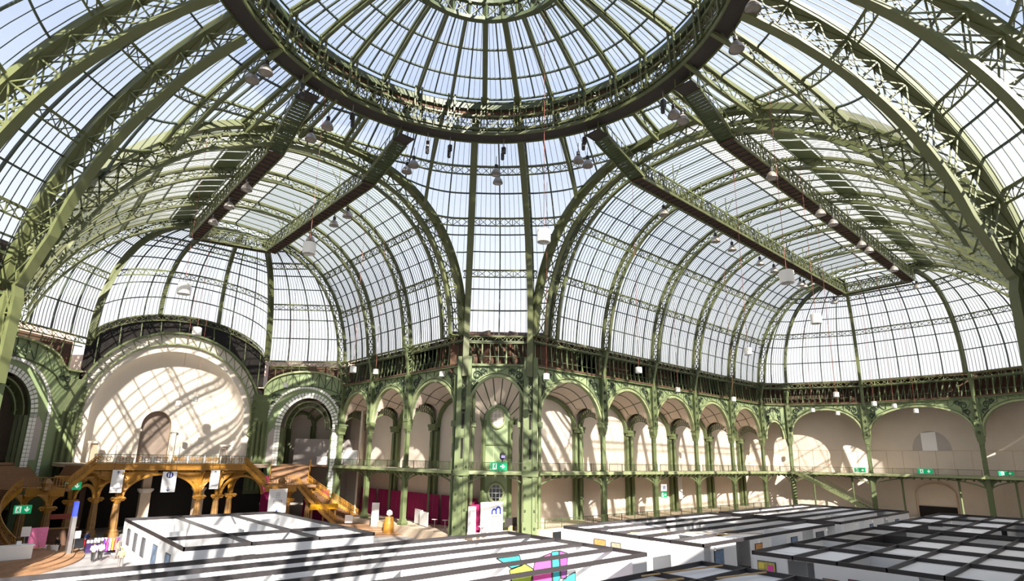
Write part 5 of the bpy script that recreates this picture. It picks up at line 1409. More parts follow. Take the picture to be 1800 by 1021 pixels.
for i, x in enumerate((21.1, 21.7)):
    t = thing('stool', 'pale tubular stool before the white desk, %s' % ('the outer one' if i == 0 else 'the one nearer the logo wall'), 'chair', (x, 24.0, 1.4)); ob('seat', MB().lathe((x, 24.0, 2.05), [(.2, 0), (.22, .06)], 12), 'white', t)
    for sx in (-1, 1):
        for sy in (-1, 1): ob('leg', MB().tube([(x+sx*.2, 24.0+sy*.2, 1.4), (x+sx*.1, 24.0+sy*.1, 2.05)], .025, 5), 'steel', t)
t = thing('spotlight', 'black stage spotlight with violet lens above the exit sign between the piers', 'lamp', (24.4, 24.6, 9.4)); ob('housing', MB().lathe((24.35, 24.5, 10.1), [(.2, 0), (.34, .2), (.34, .7), (.15, .85)], 12), 'lampdark', t); ob('yoke', MB().tube([(24.35, 24.5, 8.7), (24.35, 24.5, 10.2)], .08, 6), 'lampdark', t)
ob('lens', MB().box((24.2, 24.2, 10.45), (.45, .08, .3), rz=-.75), mat('violet_lens', (.15, .12, .8), .3, emit=(.2, .15, 1), es=2.0), t)
# exit signs: running-man door and arrow
def exit_sign(label, c, d, w=1.9, h=.85, arrow='down', post=True, zpost=None):
    d = N(np.array([*d, 0])); n = np.array([d[1], -d[0], 0]); c = np.array(c, float)
    t = thing('exit_sign', label, 'sign', c)
    F = lambda x, z, o=.03: c+d*x+UP*z+n*o
    ob('plate', MB().prism([(-w/2, -h/2), (w/2, -h/2), (w/2, h/2), (-w/2, h/2)], F(0, 0, 0), d, UP, -n*.06), 'signgreen', t)
    b = MB(); u = h/10; xo = -w*.24
    b.prism([(xo-2.6*u, -3.6*u), (xo+2.6*u, -3.6*u), (xo+2.6*u, 3.6*u), (xo-2.6*u, 3.6*u)], F(0, 0, .01), d, UP, n*.02); ob('door_symbol', b, 'signwhite', t)
    b = MB(); q = lambda a, z: F(xo+a*u, z*u, .05)
    b.beam(q(.3, 1.2), q(-.2, -.8), .16*h, .02, n); b.beam(q(-.2, -.6), q(1.2, -1.6), .11*h, .02, n); b.beam(q(1.2, -1.6), q(1.0, -3.2), .1*h, .02, n); b.beam(q(-.2, -.8), q(-1.0, -2.0), .1*h, .02, n); b.beam(q(-1.0, -2), q(-2.1, -2.2), .09*h, .02, n)
    b.beam(q(.3, 1.0), q(1.6, .4), .08*h, .02, n); b.beam(q(.2, 1.0), q(-1.2, .2), .08*h, .02, n); b.box(q(.6, 2.3), (.14*h,)*3)
    ob('running_figure', b, 'signgreen', t)
    ang = {'down': -math.pi/2, 'right': 0.0, 'left': math.pi}[arrow]; ca, sa = math.cos(ang), math.sin(ang)
    shp = [(-3, -.7), (.4, -.7), (-1.2, -2.4), (.3, -2.4), (2.8, 0), (.3, 2.4), (-1.2, 2.4), (.4, .7), (-3, .7)]
    ob('arrow', MB().prism([(w*.24+(a*ca-e*sa)*u, (a*sa+e*ca)*u) for a, e in shp], F(0, 0, .01), d, UP, n*.02), 'signwhite', t)
    if post: ob('bracket', MB().beam(F(0, h/2, -.03), F(0, h/2+.7, -.03), .05) if zpost is None else MB().beam(F(0, -h/2, -.03), np.array([*F(0, 0, -.03)[:2], zpost]), .05), 'lampdark', t)
exit_sign('green exit sign with arrow on the balcony between the paired piers', (23.1, 23.7, 9.3), (.74, -.67), 2.0, .95, 'right', zpost=ZB)
exit_sign('green exit sign hanging under the shaded ochre flight', (-14.7, 57.6, 6.15), (1, 0), 1.6, .9, 'down')
exit_sign('green exit sign low beside the shaded stair parapet', (-19.1, 53.6, 3.95), (1, 0), 1.5, .9, 'down', zpost=0)
exit_sign('green exit sign on the railing of the half-lit end bay', (99.2, 8.0, 9.3), (0, -1), 1.9, .8, 'left', zpost=ZB)
exit_sign('green exit sign on the railing of the shaded end bay below the blind arch', (99.4, -2.2, 9.35), (0, -1), 2.2, .9, 'down', zpost=ZB)
exit_sign('green exit sign on the railing of the last end bay in view', (98.6, -13.2, 9.3), (.3, -1), 1.9, .7, 'left', zpost=ZB)
exit_sign('small green exit sign on the second sunlit gallery column', (54.3, 21.3, 5.3), (1, 0), 1.5, .8, 'right')
t = thing('notice', 'white notice with two dark strokes above the exit sign on the sunlit column', 'sign', (54.3, 21.3, 6.2)); ob('plate', MB().box((54.3, 21.28, 6.35), (1.5, .05, 1.0)), 'white', t)
b = MB(); b.box((54.1, 21.22, 6.35), (.14, .03, .5)); b.box((54.5, 21.22, 6.35), (.14, .03, .5)); ob('marking', b, 'ink', t)
# hanging banners
def banner(label, c, w, h, rz=0.0, big=None):
    t = thing('hanging_banner', label, 'banner', (c[0], c[1], c[2]-h/2)); cz, sz = math.cos(rz), math.sin(rz)
    F = lambda x, z, y=-.05: (c[0]+x*cz-y*sz, c[1]+x*sz+y*cz, c[2]+z)
    ob('sheet', MB().box(c, (w, .05, h), rz=rz), 'whitebase', t)
    b = MB()
    for s in (-1, 1): b.beam(F(s*w*.4, h/2, 0), F(s*w*.4, h/2+1.0, 0), .03)
    ob('cord', b, 'lampdark', t)
    if big == 'restaurant':
        b = MB(); b.prism([(.42*math.cos(a), .42*math.sin(a)) for a in np.linspace(0, tau, 21)[:-1]], F(0, h*.34), (cz, sz, 0), UP, (0, -.01, 0)); ob('round_symbol', b, 'ink', t)
        b = MB()
        for x in (-.14, .14): b.box(F(x, h*.34, -.09), (.07, .01, .55))
        b.box(F(-.14, h*.34+.16, -.09), (.16, .01, .16)); ob('cutlery', b, 'white', t)
        b = MB()
        for i, ww_ in enumerate((.95, 1.0, .8, 1.1, 1.1, 1.2)):
            for k in range(9): b.box(F(-ww_/2+ww_*(k+.5)/9, h*(.13-.055*i)), (ww_/9*.6, .01, .07))
        ob('text_line', b, 'grey', t)
    if big == 'kitchen':
        b = MB()
        for i in range(3):
            for k in range(3): b.box(F(-.2+.2*k, h*.33-.2*i), (.13, .01, .13))
        ob('emblem', b, 'grey', t)
        b = MB(); b.box(F(0, .1), (1.15, .01, .03)); b.box(F(0, -.32), (1.15, .01, .03)); b.box(F(-.57, -.11), (.03, .01, .42)); b.box(F(.57, -.11), (.03, .01, .42)); ob('text_box', b, 'darkgrey', t)
        cu = bpy.data.curves.new('word', 'FONT'); cu.body = 'KITCHEN'; cu.size = .26; cu.align_x = 'CENTER'; cu.align_y = 'CENTER'; cu.extrude = .004; cu.materials.append(M['darkgrey'])
        o = bpy.data.objects.new('lettering', cu); COL.objects.link(o); o.parent = t; o.matrix_parent_inverse = Matrix.Translation(-Vector(t['_base'])); o.location = F(0, -.11, -.06); o.rotation_euler = (math.pi/2, 0, rz); bpy.context.view_layer.update(); me = bpy.data.meshes.new_from_object(o.evaluated_get(bpy.context.evaluated_depsgraph_get())); o2 = bpy.data.objects.new('lettering', me); COL.objects.link(o2); o2.parent = t; o2.matrix_parent_inverse = o.matrix_parent_inverse; o2.location = o.location; o2.rotation_euler = o.rotation_euler; bpy.data.objects.remove(o)
        b = MB()
        for k in range(6): b.box(F(-.3+.12*k, h*.13), (.08, .01, .08))
        ob('text_line', b, 'grey', t)
    b = MB()
    if big:
        z = -h*.38; b.box(F(0, z+.1), (.07, .01, .5)); b.beam(F(-.2, z+.08), F(0, z-.2), .08, .02, (0, -1, 0)); b.beam(F(.2, z+.08), F(0, z-.2), .08, .02, (0, -1, 0))
    else:
        z = h*.36; b.box(F(0, z), (.06, .01, .4)); b.beam(F(-.15, z+.06), F(0, z+.22), .06, .02, (0, -1, 0)); b.beam(F(.15, z+.06), F(0, z+.22), .06, .02, (0, -1, 0))
        for k in range(7): b.box(F(-.3+.1*k, -h*.3), (.07, .01, .07))
    ob('arrow', b, 'ink', t)
banner('tall white banner with small arrow at the shaded end of the terrace front', (-10.4, YT-.5, 6.65), 1.25, 2.75)
banner('white restaurant banner with round blue symbol under the terrace', (-4.7, YT-.5, 6.5), 1.65, 2.6, big='restaurant')
banner('white banner almost blank in sunlight under the terrace', (.8, YT-.5, 6.75), 1.15, 2.5)
banner('large white kitchen banner hanging beside the sunlit landing', (8.0, 53.0, 4.0), 2.5, 3.2, big='kitchen')
t = thing('banner_bracket', 'dark bracket arms holding the kitchen banner off the landing', 'bracket', (8, 54, 6.4))
for s in (-1, 1): ob('arm', MB().beam((8+s, 52.9, 6.55), (8+s, 55.3, 6.55), .1, caps=True), 'bronze', t)
banner('long narrow white banner hanging under the sunlit balcony', (65.2, 25.2, 6.3), 1.1, 4.4)
t = thing('signboard', 'tall narrow white signboard at the foot of the sunlit column by the stair', 'sign', (20.0, 46.5, 0)); ob('panel', MB().box((19.6, 46.4, 1.9), (1.0, .3, 3.7), rz=-.7), 'white', t); ob('foot', MB().box((19.6, 46.4, .05), (1.2, .6, .1), rz=-.7), 'steel', t)
t = thing('signboard', 'small white signboard on a rod at the foot of the sunlit flight', 'sign', (17.6, 51.0, .4)); ob('panel', MB().box((17.6, 50.4, 1.3), (1.1, .08, 1.1), rz=-.6), 'white', t); ob('rod', MB().tube([(17.6, 50.4, .4), (17.6, 50.4, 2.4)], .04, 6), 'lampdark', t)
t = thing('draped_urn', 'ochre cloth-covered stand with white flowers by the stone stage', 'stand', (18.6, 39.5, 0)); ob('body', MB().lathe((18.9, 41.3, 0), [(.75, 0), (.7, 1.4), (.55, 2.2), (.5, 2.3)], 14), 'ochre', t); ob('flower', MB().lathe((18.9, 41.3, 2.3), [(.1, 0), (.42, .3), (.35, .7), (.1, .9)], 8), 'white', t)

# ---------------------------------------------------------------- exhibition stands
H = 3.15
pics = [(.62, .30, .10), (.15, .22, .34), (.45, .38, .28), (.10, .11, .13), (.55, .45, .12), (.20, .34, .22), (.40, .10, .16)]
pic_m = [mat('canvas_paint_%s' % w, c, .6, var=.6, scale=5) for w, c in zip(('rust', 'slate', 'sand', 'charcoal', 'gold', 'moss', 'wine'), pics)]
npic = 0
def picture(c, w, h, axis, m, label, frame='lampdark'):
    """framed picture on a wall; axis: side it faces ('-x' or '-y')"""
    t = thing('framed_picture', label, 'picture', c); d = ((.05, w+.12, h+.12) if axis == '-x' else (w+.12, .05, h+.12)); e = ((.03, w, h) if axis == '-x' else (w, .03, h))
    o = (-.035, 0, 0) if axis == '-x' else (0, -.035, 0)
    ob('frame', MB().box(c, d), frame, t); ob('canvas', MB().box((c[0]+o[0], c[1]+o[1], c[2]), e), m, t)
    return t
def stand(label, x0, x1, y0, y1, xs, ys, wx, wy, h=H, dark=(), lath=(), sheets=0.0, seed=1, inner=True):
    """block of shell-scheme stands: white walls under a grid of black beams.
    wx: list of (x, ya, yb) walls running along y; wy: list of (y, xa, xb) walls running along x"""
    t = thing('exhibition_stand', label, 'stand', ((x0+x1)/2, (y0+y1)/2, 0))
    for x in (xs if inner else (xs[0], xs[-1])): ob('roof_beam', MB().box((x, (y0+y1)/2, h+.12), (.1, y1-y0+.1, .3)), 'frame', t)
    for y in ys: ob('roof_beam', MB().box(((x0+x1)/2, y, h+.12), (x1-x0+.1, .1, .3)), 'frame', t)
    for x, a, c in wx: ob('wall_panel', MB().box((x, (a+c)/2, h/2), (.09, abs(c-a), h)), 'frame' if (x, a) in dark else 'white', t)
    for y, a, c in wy: ob('wall_panel', MB().box(((a+c)/2, y, h/2), (abs(c-a), .09, h)), 'frame' if (y, a) in dark else 'white', t)
    rs = random.Random(seed); X_, Y_ = sorted(xs), sorted(ys)
    for i in range(len(X_)-1):
        for j in range(len(Y_)-1):
            if rs.random() < sheets: ob('ceiling_sheet', MB().box(((X_[i]+X_[i+1])/2, (Y_[j]+Y_[j+1])/2, h-.06), (X_[i+1]-X_[i]-.02, Y_[j+1]-Y_[j]-.12, .03)), 'white', t)
    for (xa, ya, xb, yb) in lath: ob('lath', MB().beam((xa, ya, h+.2), (xb, yb, h+.2), .12, .08, caps=True), 'wood', t)
    return t
stand('white stand block beside the stairs, sunlit from above', -11, 4.6, 19.6, 44.2, [-11, -6.2, -.6, 4.6], [19.6, 26.0, 44.2],
      [(-11, 19.6, 44.2), (-6.2, 24, 44.2), (-.6, 19.6, 38), (4.6, 19.6, 44.2), (-3.5, 30, 36), (2.2, 27, 33)], [(19.6, -11, 4.6), (26, -6.2, -2), (26, -.6, 4.6), (44.2, -11, 4.6), (35, -6.2, -.6), (32, -11, -8), (38.5, -.6, 3)])
stand('wide stand block with seven parallel black beams across the middle', -26, 15.6, -2.4, 13.4, [-26, 15.6], [13.4, 10.3, 7.2, 4.0, .8, -2.4],
      [(15.6, -2.4, 13.4), (-1.5, 4, 10.3), (4.2, .8, 7.2), (9.5, 7.2, 13.4), (-9, 4, 10), (-13, .8, 7.2)], [(13.4, -26, 9.5), (10.3, -12, -2), (10.3, 4.2, 9), (7.2, -1.5, 4.2), (7.2, 9.5, 15.6), (4.0, -2, 4.4), (4.0, -13, -3), (-2.4, -26, 1.5), (-2.4, 13.8, 15.6)])
stand('long stand block of the long hall along the stone stage', 23.6, 53.6, -2.6, 13.5, [23.6, 30, 36.4, 45, 53.6], [13.5, 10.3, 7.1, 3.9, .6, -2.6],
      [(23.6, 2.6, 13.5), (23.6, -2.6, .6), (30, 3.9, 10.3), (36.4, -2.6, 3.9), (42, -1.6, 3.9), (45, 3.9, 13.5), (53.6, -2.6, 13.5), (27, 7.1, 13.5)],
      [(13.5, 23.6, 53.6), (10.3, 27, 36), (7.1, 30, 40), (3.9, 25, 34), (3.9, 38, 48), (.6, 23.6, 29), (.6, 33, 45), (-2.6, 24.8, 29.2), (-2.6, 32, 36.4), (-2.6, 40, 44), (-2.6, 47, 51)], lath=((30, 3, 36, .8), (31, 1.0, 36, -2), (25, 6, 29.5, 4)), sheets=.45, seed=3, inner=False)
stand('far stand block at the end of the long hall', 55.6, 84.5, -2.6, 13.2, [55.6, 70, 84.5], [13.2, 10, 6.8, 3.6, .5, -2.6],
      [(55.6, -2.6, 13.2), (63, 3.6, 10), (70, -2.6, 6.8), (77.5, .5, 13.2), (84.5, -2.6, 13.2)], [(13.2, 55.6, 84.5), (10, 60, 72), (6.8, 63, 77), (3.6, 57, 68), (3.6, 72, 84.5), (.5, 60, 66), (.5, 70, 80), (-2.6, 57, 62), (-2.6, 64, 72), (-2.6, 74, 84.5)], sheets=.5, seed=5, inner=False)
stand('shaded stand block nearer the camera in the long hall', 23.6, 53.2, -22.6, -6.9, [23.6, 31, 38, 45.5, 53.2], [-6.9, -10, -13.1, -16.2, -19.4, -22.6],
      [(23.6, -9.6, -6.9), (23.6, -18, -11.5), (30.5, -10, -6.9), (30.5, -19.4, -13.1), (38, -13.1, -6.9), (45.5, -19.4, -10), (53.2, -22.6, -6.9), (34, -16.2, -10), (27, -10, -6.9)],
      [(-6.9, 24.9, 31), (-6.9, 33, 53.2), (-10, 26, 36), (-10, 40, 53), (-13.1, 25, 34), (-13.1, 38, 46), (-16.2, 30, 45), (-19.4, 27, 38), (-19.4, 40, 50), (-22.6, 23.6, 53.2)], dark=((-10, 40), (-13.1, 38), (45.5, -19.4)), sheets=.6, seed=11)
stand('far shaded stand block below the little blind arch', 55.6, 85, -22.6, -6.6, [55.6, 65, 75, 85], [-6.6, -9.8, -13, -16.2, -19.4, -22.6],
      [(55.6, -22.6, -6.6), (63, -16.2, -9.8), (70, -13, -6.6), (77.5, -19.4, -9.8), (85, -22.6, -6.6)], [(-6.6, 58, 85), (-9.8, 57, 70), (-9.8, 72, 80), (-13, 63, 77), (-16.2, 57, 66), (-16.2, 70, 84), (-19.4, 60, 75)], dark=((-9.8, 57),), sheets=.55, seed=8)
stand('nearest stand block at the lower picture edge', -4, 15.7, -19.8, -7.0, [-4, 3.0, 9.6, 15.7], [-7.0, -10.2, -13.4, -16.6, -19.8],
      [(15.7, -19.8, -7.0), (-4, -19.8, -7.0), (9.6, -10.2, -7), (3.0, -13, -7)], [(-7.0, -4, 15.7), (-10.2, 4, 9.6), (-10.2, 11, 15.7), (-13.4, -2, 8), (-16.6, 3, 15.7)], lath=((4.8, -8.2, 9.4, -9.4), (8.0, -7.4, 15.6, -8.6), (11.2, -10.6, 15.6, -11.6)), sheets=1.0)
# paintings, mural and notices
t = thing('mural', 'large comic-coloured mural in pink, turquoise and lime on a stand wall', 'mural', (9.4, 3.9, 0))
ob('board', MB().box((9.4, 3.9, 1.6), (10.4, .08, 3.05)), 'white', t)
mcol = {'pink': (.75, .08, .38), 'turquoise': (.03, .42, .48), 'lime': (.42, .6, .05), 'violet': (.28, .06, .32), 'rose': (.85, .4, .6), 'yellow': (.8, .65, .1)}
mm = {k: mat('mural_' + k, c, .6) for k, c in mcol.items()}
shapes = [('rose', [(-5.1, 3.0), (-3.6, 3.0), (-2.2, 2.2), (-3.4, 1.2), (-5.1, 1.6)]), ('pink', [(-5.1, 1.5), (-3.3, 1.1), (-2.4, .1), (-5.1, .1)]), ('turquoise', [(-3.5, 3.05), (-1.2, 3.05), (-.9, 2.3), (-2.0, 2.2)]), ('lime', [(-2.2, 2.1), (-.6, 2.4), (.3, 1.9), (-.1, .6), (-1.7, .4)]),
          ('pink', [(.5, 2.6), (2.2, 2.9), (2.4, .3), (.3, .1), (.2, 1.6)]), ('turquoise', [(2.3, 3.0), (3.1, 3.0), (3.3, .9), (2.5, .2)]), ('violet', [(3.2, 3.0), (4.2, 2.7), (4.0, .8), (3.4, .9)]), ('turquoise', [(3.9, .9), (5.1, 1.2), (5.1, .1), (2.6, .1)]), ('yellow', [(-1.5, .35), (.1, .5), (.2, .1), (-2.2, .1)])]
for nm, sh in shapes:
    ob('colour_patch', MB().prism(sh, (9.4, 3.85, .05), (1, 0, 0), (0, 0, 1), (0, -.012, 0)), mm[nm], t)
b = MB()
for nm, sh in shapes[2:8:1]:
    for i in range(len(sh)):
        p, q = sh[i], sh[(i+1) % len(sh)]; b.beam((9.4+p[0], 3.83, .05+p[1]), (9.4+q[0], 3.83, .05+q[1]), .09, .02, (0, -1, 0))
ob('black_outline', b, 'lampdark', t)
for c, w, h, ax, k, lab in (((23.5, 8.6, 1.9), 1.3, 1.3, '-x', 0, 'square rust-coloured picture on the outer wall of the long stand block'), ((23.5, 6.6, 1.9), 1.0, 1.1, '-x', 2, 'small sandy picture on the outer wall of the long stand block'), ((26.0, -2.68, 1.7), 1.5, 2.0, '-y', 1, 'blue and red painting on the shaded front of the long stand block'),
        ((33.6, -2.68, 1.7), 1.4, 1.9, '-y', 0, 'tall brown picture on the shaded front of the long stand block'), ((41.8, -2.68, 1.9), 1.5, 1.5, '-y', 1, 'dark landscape on the front of the long stand block'), ((48.8, -2.68, 1.8), 2.2, 1.8, '-y', 3, 'black picture on the front of the long stand block near its far end'),
        ((23.5, -8.0, 1.7), 1.3, 2.0, '-x', 4, 'bright painting on the corner wall of the shaded stand block'), ((23.5, -12.6, 1.5), 1.0, 1.2, '-x', 0, 'small red picture on the front of the shaded stand block, first of two'), ((23.5, -14.4, 1.6), 1.2, 1.4, '-x', 6, 'small wine-red picture on the front of the shaded stand block, second of two'),
        ((66.5, -2.68, 1.9), 1.2, 1.2, '-y', 1, 'small blue picture on the far stand block front'), ((78, -2.68, 1.9), 1.6, 1.2, '-y', 1, 'wide blue picture on the far stand block front'),
        ((-11.06, 40.8, 1.9), 1.3, 1.4, '-x', 3, 'dark picture on the outer stand wall by the floor, highest and farthest'), ((-11.06, 37.2, 1.8), 1.3, 1.5, '-x', 3, 'dark square picture on the outer stand wall by the floor, second'), ((-11.06, 33.4, 1.8), 1.4, 1.5, '-x', 3, 'dark square picture on the outer stand wall by the floor, third'), ((-11.06, 28.6, 1.7), 1.5, 1.6, '-x', 1, 'slate picture on the outer stand wall by the floor, fourth'), ((-11.06, 23.8, 1.6), 1.5, 1.6, '-x', 1, 'slate picture on the outer stand wall by the floor, nearest the camera'),
        ((-10.0, 19.5, 1.9), .8, .9, '-y', 0, 'tiny brown picture on the front of the stair-side stand block'), ((-6.6, 19.5, 1.7), 1.4, 1.5, '-y', 3, 'black and white picture on the front of the stair-side stand block'), ((-4.4, 19.5, 1.4), .8, 1.4, '-y', 5, 'green picture on the front of the stair-side stand block')):
    t = picture(c, w, h, ax, pic_m[k], lab)
    if lab.startswith('bright'):
        for yy, zz, hh, cc in ((-8.3, 2.2, .6, 'pink'), (-7.8, 1.7, .8, 'violet'), (-8.2, 1.2, .6, 'rose'), (-7.7, 1.0, .4, 'lime'), (-7.6, 2.4, .4, 'yellow')):
            ob('colour_patch', MB().box((23.43, yy, zz), (.02, .45, hh)), mm[cc], t)
for i, (x, y, z) in enumerate(((24.8, -3.0, 2.9), (33, -3.0, 2.9), (50, -3.0, 2.9), (60, -3.0, 2.95), (66, -3.0, 2.95), (72, -3.0, 2.95), (36, 5.0, 2.95), (41, 2.0, 2.95), (58, -12, 2.95), (66, -11, 2.95), (74, -10, 2.95), (46, -12.0, 2.95), (33, -14.5, 2.95), (60, 5, 2.95), (68, 3, 2.95), (40, -17.5, 2.95))):
    t = thing('stand_spotlight', 'small arm-mounted spotlight on a stand beam, %s along the long hall' % ORD[i], 'lamp', (x, y, z), 'spotlights on the stands')
    ob('arm', MB().beam((x, y+.4, z+.25), (x, y, z+.12), .035), 'white', t); ob('head', MB().lathe((x, y, z-.05), [(.07, 0), (.11, .06), (.06, .2)], 10), 'whitebase', t); ob('bulb', MB().lathe((x, y, z-.07), [(.03, 0), (.07, .02), (.07, .04)], 8), 'spot', t)

# ---------------------------------------------------------------- lamps hung from the roof
def roof_lamp(name, label, profile, hood):
    pass
HOISTS = [(-6.6, 18.9, 'beside the shaded pair of bell lamps'), (-.9, 20.0, 'over the shaded stair-hall gangway'), (7.6, 19.0, 'next to the magenta-side gangway'), (9.9, 18.0, 'between magenta-side gangway and paired piers'),
          (14.6, 14.2, 'right before the paired piers'.replace('right ', '')), (19.6, 6.6, 'next to the gallery-side gangway'), (20.1, -3.0, 'next to the pale-side gangway')]
bell = thing('bell_lamp', 'silver bell lamp under the dome ring', 'lamp', (0, 0, 0), 'bell lamps hung from ring and catwalks')
ob('shade', MB().lathe((0, 0, 0), [(.62, 0), (.6, .12), (.5, .42), (.28, .72), (.16, .8)], 16, caps=False), 'lampmetal', bell)
ob('lens', MB().lathe((0, 0, .02), [(.05, -.06), (.45, 0), (.58, .05)], 14), 'bulb', bell)
ob('ballast', MB().lathe((0, 0, .78), [(.16, 0), (.2, .06), (.2, .5), (.1, .58)], 10), 'lampdark', bell)
ob('hook', MB().tube([(0, 0, 1.35), (0, 0, 2.4)], .04, 5), 'lampdark', bell)
spots = [(-10.8, 19.6, 42.9, 'under the dome ring at its shaded side, lower of the pair'), (-10.2, 17.9, 43.1, 'under the dome ring at its shaded side, upper of the pair'), (8.4, 24.5, 43.0, 'beside the stair-hall gangway, lower of the pair'), (8.3, 22.9, 43.1, 'beside the stair-hall gangway, upper of the pair'),
         (16.4, 17.6, 43.0, 'under the ring before the paired piers, upper of the two'), (17.8, 18.9, 42.9, 'under the ring before the paired piers, lower of the two'), (21.2, 8.9, 43.0, 'beside the long-hall gangway, upper of the pair'), (22.7, 8.8, 43.0, 'beside the long-hall gangway, lower of the pair'),
         (17.0, -11.9, 43.0, 'under the dome ring at its bright side, lower one'), (14.0, -14.7, 43.1, 'under the dome ring at its bright side, upper one'), (-2.5, 22.2, 43.0, 'at the shaded stair-hall gangway, first of two'), (-2.9, 25.4, 42.9, 'at the shaded stair-hall gangway, second of two'),
         (21.4, -3.3, 43.0, 'at the pale-side long-hall gangway, first of two'), (22.8, -3.4, 43.0, 'at the pale-side long-hall gangway, second of two')]
for k, x in enumerate((34.7, 48.2, 52.4, 63.0, 66.2, 78.0, 91.2)): spots.append((x, -6.7, 40.0, 'under the pale-side long-hall catwalk, %s from the dome' % ORD[k]))
for k, x in enumerate((34.5, 47.2, 51.9, 60.7, 65.6, 75.9, 77.4, 91.5)): spots.append((x, 6.6, 40.0, 'under the gallery-side long-hall catwalk, %s from the dome' % ORD[k]))
for k, y in enumerate((35.3, 41.8, 48.6)): spots.append((-5.9, y, 39.6, 'under the shaded stair-hall catwalk, %s from the dome' % ORD[k]))
for k, y in enumerate((35.0, 38.9, 46.5)): spots.append((6.3, y, 40.0, 'under the magenta-side stair-hall catwalk, %s from the dome' % ORD[k]))
for i, (x, y, z, lab) in enumerate(spots):
    lb = 'silver bell lamp hanging ' + lab
    if i == 0: bell.location = (x, y, z); bell['label'] = lb
    else: dup(bell, (x, y, z), label=lb)
hoist = thing('chain_hoist', '', 'hoist', (0, 0, 0), 'black chain hoists under the dome ring')
ob('motor', MB().box((0, 0, 0), (.42, .34, .75)), 'lampdark', hoist); ob('chain_bag', MB().lathe((.12, 0, -1.15), [(.1, 0), (.2, .1), (.2, .8)], 8), 'lampdark', hoist)
ob('hook', MB().tube([(0, 0, .35), (0, 0, 1.5)], .05, 5), 'lampmetal', hoist)
for i, (x, y, lab) in enumerate(HOISTS):
    lb = 'small black chain hoist hanging from the dome ring ' + lab
    if i == 0: hoist.location = (x, y, 44.0); hoist['label'] = lb
    else: dup(hoist, (x, y, 44.0), rotz=.5*i, label=lb)
drum = thing('drum_lamp', '', 'lamp', (0, 0, 0), 'white drum lamps on long red cables')
ob('shade', MB().lathe((0, 0, -.5), [(.5, 0), (.52, .03), (.52, .95), (.44, 1.0)], 20, caps=False), 'lampwhite', drum)
ob('cap', MB().lathe((0, 0, .46), [(.5, 0), (.3, .06), (.08, .12)], 16), 'lampwhite', drum)
ob('bulb', MB().lathe((0, 0, -.35), [(.06, 0), (.16, .1), (.12, .3)], 8), 'bulb', drum)
ob('cross_bar', MB().beam((-.48, 0, -.42), (.48, 0, -.42), .04), 'lampmetal', drum)
drums = [((8.8, 2.0, 28.5), 1.1, 'large white drum lamp hanging alone below the dome ring, in line with the facing pier'), ((-4.1, 19.5, 28.7), 1.1, 'large white drum lamp before the stair-hall catwalks'), ((-11.5, 30.5, 25.6), 1.1, 'large white drum lamp over the shaded side of the stair hall'), ((24.5, -11.2, 25.5), 1.1, 'large white drum lamp at the long-hall mouth'), ((43.6, -6.5, 26.1), 1.1, 'white drum lamp deep in the long hall before the end glazing'),
         ((-4.7, 54.3, 26.2), 1.1, 'white drum lamp in front of the niche arch'), ((6.7, 30.7, 19.9), .7, 'small drum lamp before the attic over the magenta hangings'), ((20.0, 32.0, 21.0), .7, 'small drum lamp beside the stair-hall pier of the pair'), ((23.3, 15.9, 19.5), .7, 'small drum lamp beside the long-hall pier of the pair'), ((9.5, 58.6, 20.7), .7, 'small drum lamp before the lit tile arch, on its bright edge'),
         ((31.1, 8.7, 20.4), .7, 'small drum lamp before the first long-hall arches'), ((56.3, 19.3, 21.3), .7, 'small drum lamp close to the long-hall cornice, third bay'), ((63.2, 13.7, 20.0), .7, 'small drum lamp before the long-hall cornice, last bays'), ((30.4, -4.6, 20.8), .7, 'small drum lamp low before the corner of the long hall'), ((64.2, -.9, 19.8), .7, 'small drum lamp before the attic of the closed end, first'),
         ((79.8, -1.1, 19.7), .7, 'small drum lamp before the end cornice near the end column'), ((89.0, -1.5, 20.0), .7, 'small drum lamp before the shaded end bay, upper'), ((91.0, -4.0, 19.2), .7, 'small drum lamp before the shaded end bay, lower'), ((94.0, 9.0, 19.6), .7, 'small drum lamp before the half-lit end bay, beside the column'), ((93.0, 13.0, 20.3), .7, 'small drum lamp before the half-lit end bay, beside the narrow bay'),
         ((14.6, 40.0, 21.5), .7, 'small drum lamp before the magenta-side cornice'), ((-1.5, 64.0, 18.0), .7, 'small drum lamp in front of the niche wall, upper'), ((-3.6, 64.0, 17.2), .7, 'small drum lamp in front of the niche wall, lower')]
lamps_ = []
for i, (c, s, lab) in enumerate(drums):
    if i == 0: r_ = drum
    else: r_ = dup(drum, (0, 0, 0), label=lab)
    lamps_.append((r_, c, s, lab))
for r_, c, s, lab in lamps_:
    r_.location = c; r_['label'] = lab; r_.scale = (s,)*3
    if c[0] > XR: zr = np.interp(c[1], _pl[0][::-1], _pl[1][::-1])
    elif c[1] > YL: zr = np.interp(c[0], _ps[0][::-1], _ps[1][::-1])
    else: zr = shell(math.atan2(c[1], c[0]), max(R_RING, math.hypot(c[0], c[1])))[2]
    if math.hypot(c[0], c[1]) < R_RING: zr = float(calotte(math.atan2(c[1], c[0]), max(7.8, math.hypot(c[0], c[1])))[2])
    if c[1] > 61: zr = 34.0
    if c[0] > 91: zr = 40.0
    o = ob('cable', MB().tube([(0, 0, .55), (0, 0, (zr+.1-c[2])/s)], .022/s, 4, caps=False), 'cable'); o.parent = r_

